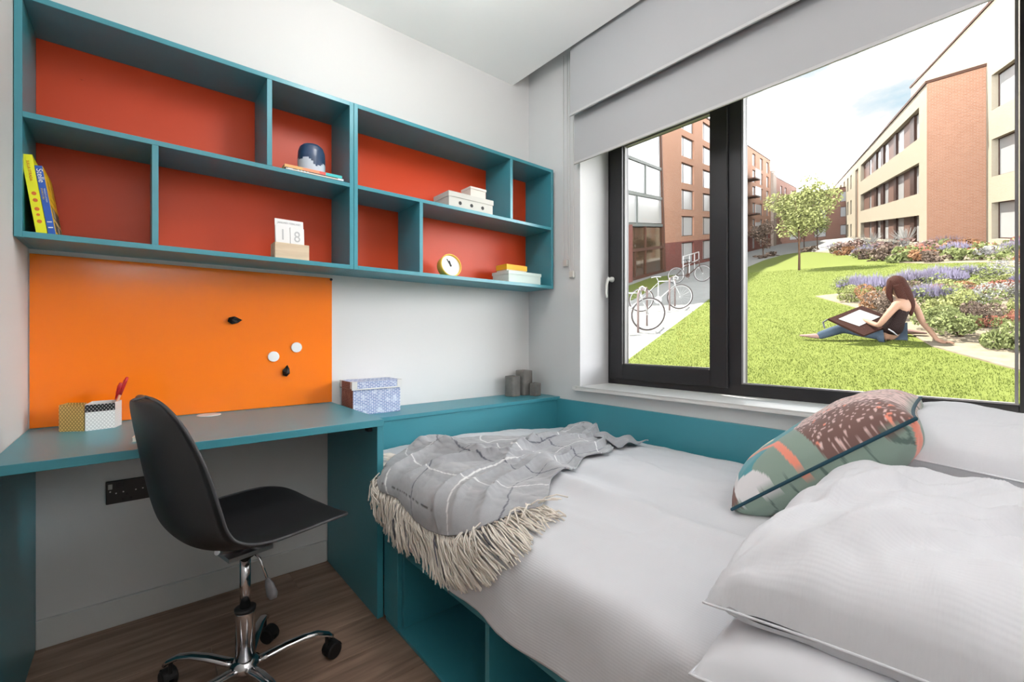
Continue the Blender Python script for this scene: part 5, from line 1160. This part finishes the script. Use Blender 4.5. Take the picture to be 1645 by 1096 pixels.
# fingers rooted in the palms
for (hi, bx_, bz_, by_, dx_, dz_, dy_) in ((13, -.355, .305, .02, -1, .0, .35), (19, .49, .026, -.05, 1, -.04, -.25)):
    for k, (off, ln) in enumerate(((-.027, .062), (-.009, .072), (.009, .068), (.027, .054))):
        i0 = len(nodes); nodes.append((q3(bx_+dx_*.03, bz_, by_+dy_*.03+off), .009)); nodes.append((q3(bx_+dx_*(.03+ln*.55), bz_+.006, by_+dy_*(.03+ln*.55)+off*1.2), .008)); nodes.append((q3(bx_+dx_*(.03+ln), bz_-.006, by_+dy_*(.03+ln)+off*1.3), .006)); edges += [(hi, i0), (i0, i0+1), (i0+1, i0+2)]
    i0 = len(nodes); nodes.append((q3(bx_-dx_*.01, bz_, by_-.035), .010)); nodes.append((q3(bx_+dx_*.03, bz_, by_-.060), .008)); edges += [(hi, i0), (i0, i0+1)]
skin('body', nodes, edges, M_skin, pe)
def cloth(name, ids, grow, m, lab=None, root=0):
    mp_ = {a: i for i, a in enumerate(ids)}; nn = [(nodes[a][0], tuple(r_+grow for r_ in (nodes[a][1] if isinstance(nodes[a][1], tuple) else (nodes[a][1],)*2))) for a in ids]
    return skin(name, nn, [(mp_[a], mp_[b]) for a, b in edges if a in mp_ and b in mp_], m, pe, label=lab)
vn = [(nodes[0][0]+Vector((0, 0, -.035)), (.168, .140)), (nodes[1][0], (.145, .118)), (nodes[2][0], (.150, .115)), (nodes[3][0]-q3(.01, .015), (.142, .095))]
nodes[0] = (nodes[0][0], (.13, .11))
skin('vest', vn, [(0, 1), (1, 2), (2, 3)], M_vest, pe)
cloth('jeans', [0, 20, 21, 22, 23, 24, 25, 26, 27, 28, 29], .020, M_jean)
def shoe(p, d):
    m = MB(); d = d.normalized(); s_ = Vector((-d.y, d.x, 0)).normalized(); up_ = d.cross(s_)*-1
    if up_.z < 0: up_ = -up_
    pr = [(-.07, .03, .045), (-.05, .038, .065), (0, .04, .07), (.06, .042, .05), (.12, .045, .035), (.16, .036, .028), (.18, .012, .015)]
    m.grid(16, len(pr), lambda i, j: (lambda t: p+d*t[0]+s_*t[1]*cos(2*pi*i)+up_*(t[2]*.5*sin(2*pi*i)+t[2]*.2))(pr[min(len(pr)-1, round(j*(len(pr)-1)))]), cu=True)
    m.build('shoe', M_shoe, pe, smooth=True)
shoe(q3(-.83, .05, -.02), q3(-1, .05, .1)); shoe(q3(.19, .05, .40), q3(1, -.02, -.2))
# face and hair: head looks down towards the board
hc = q3(.05, .735); fd_ = q3(-.80, -.55, .25).normalized()
m = MB(); sd = fd_.cross(Vector((0, 0, 1))).normalized(); upf = sd.cross(fd_).normalized()
m.lathe([(0, .028), (.010, .022), (.013, .008), (.009, -.004), (0, -.006)], 10, hc+fd_*.078-upf*.012, basis(sd, fd_.cross(sd), fd_).to_3x3()); m.build('nose', M_skin, pe, smooth=True)
for sg in (-1, 1): MB().lathe([(0, .006), (.008, .003), (.010, -.004), (0, -.006)], 10, hc+fd_*.080+upf*.018+sd*.030*sg, basis(sd, fd_.cross(sd), fd_).to_3x3()).build('eye', M_blk2, pe)
MB().lathe([(0, .005), (.010, .002), (.018, -.004), (0, -.005)], 10, hc+fd_*.078-upf*.045, basis(sd, fd_.cross(sd)*.4, fd_).to_3x3()).build('mouth', mat('lips', rgb(170, 90, 84), .5), pe)
for sg in (-1, 1): MB().lathe([(0, .006), (.016, .004), (.020, -.004), (0, -.006)], 12, hc+sd*.080*sg, basis(fd_, upf, sd*sg).to_3x3()).build('ear', M_skin, pe)
hm = MB()
def hairp(i, j):
    a, b = 2*pi*i, pi*j; d = Vector((sin(b)*cos(a), sin(b)*sin(a), cos(b)))
    v = sd*d.y*.096+fd_*d.x*.100+upf*d.z*.112
    return hc-fd_*.022+upf*.012+v*(1+.03*sin(a*9)+.02*fbm(d.x*4, d.y*4, d.z*4))
hm.grid(28, 18, hairp, cu=True)
def lock(pts, rr, seg=12, fl=.8):
    P_ = []; R_ = []
    for t in range(17):
        u = t/16*(len(pts)-1); i = min(int(u), len(pts)-2); w = u-i; g = lambda q: pts[max(0, min(len(pts)-1, q))]
        P_.append(.5*((2*g(i))+(g(i+1)-g(i-1))*w+(2*g(i-1)-5*g(i)+4*g(i+1)-g(i+2))*w*w+(-g(i-1)+3*g(i)-3*g(i+1)+g(i+2))*w**3)); R_.append(rr[i]*(1-w)+rr[i+1]*w)
    hm.tube(P_, R_, seg, flat=fl)
lock([hc-fd_*.03+q3(0, .02), hc+q3(.075, -.07), hc+q3(.115, -.16, .01), hc+q3(.150, -.27, .02), hc+q3(.150, -.40, .03)], [.085, .085, .070, .048, .012])
lock([hc-fd_*.03+q3(0, .0, -.05), hc+q3(.05, -.10, -.05), hc+q3(.085, -.19, -.05), hc+q3(.10, -.27, -.04)], [.06, .055, .04, .010])
lock([hc+upf*.06+sd*-.05, hc+fd_*.055+q3(-.01, .02, -.075), hc+fd_*.06+q3(-.01, -.09, -.065), hc+fd_*.03+q3(.0, -.20, -.05)], [.045, .042, .034, .008])
lock([hc+upf*.06+sd*.05, hc+fd_*.055+q3(-.01, .02, .075), hc+fd_*.06+q3(-.01, -.09, .065), hc+fd_*.03+q3(.0, -.18, .05)], [.045, .04, .03, .008])
hm.build('hair', M_hair, pe, smooth=True)
MB().tube([q3(-.02, .20, -.165), q3(.03, .16, -.165), q3(.07, .11, -.14)], [.018, .022, .014], 8, flat=.4).build('belt_scarf', mat('white_scarf', rgb(220, 220, 224), .8), pe, smooth=True)
# drawing board and paper
c4 = [q3(-.66, .315, -.18), q3(-.31, .43, .20), None, q3(-.27, .11, -.26)]; c4[2] = c4[1]+c4[3]-c4[0]
pb = thing('drawing_board', 'dark brown portfolio board resting on the lap of the seated person', 'board', tuple(onG(*u0, .02)))
nrm = (c4[1]-c4[0]).cross(c4[3]-c4[0]).normalized(); nrm = nrm if nrm.z > 0 else -nrm
def plate(P4, th_, name, m_, par, off=0):
    mb = MB(); k = mb.add([p+nrm*off for p in P4]+[p+nrm*(off+th_) for p in P4]); mb.face((k, k+3, k+2, k+1)); mb.face((k+4, k+5, k+6, k+7))
    for i in range(4): mb.face((k+i, k+(i+1) % 4, k+4+(i+1) % 4, k+4+i))
    return mb.build(name, m_, par)
M_port = mat('brown_portfolio', rgb(84, 52, 44), .6)
plate(c4, .03, 'board_case', M_port, pb)
MB().tube([c4[0]+nrm*.015, c4[0]+q3(-.05, -.03, 0), c4[0]+q3(-.03, -.11, -.01)], .012, 6).build('strap', M_blk2, pb)
bl = lambda a, b: (c4[0]*(1-a)+c4[1]*a)*(1-b)+(c4[3]*(1-a)+c4[2]*a)*b
pa = thing('drawing_paper', 'blank white sheet on the brown board held by the seated person', 'paper', tuple(onG(*u0, .02)))
plate([bl(.14, .16), bl(.80, .12), bl(.86, .62), bl(.22, .66)], .004, 'sheet', mat('white_sheet', rgb(250, 250, 250), .8), pa, .032)

# matt outdoor surfaces (cloth, leaves, brick, render) hardly reflect the sky
for m in bpy.data.materials:
    if m.name not in INDOOR and m.name not in ('bronze_glazing', 'milky_glazing', 'white_bike_enamel') and m.node_tree:
        for n in m.node_tree.nodes:
            if n.type == 'BSDF_PRINCIPLED': n.inputs['Specular IOR Level'].default_value = .08
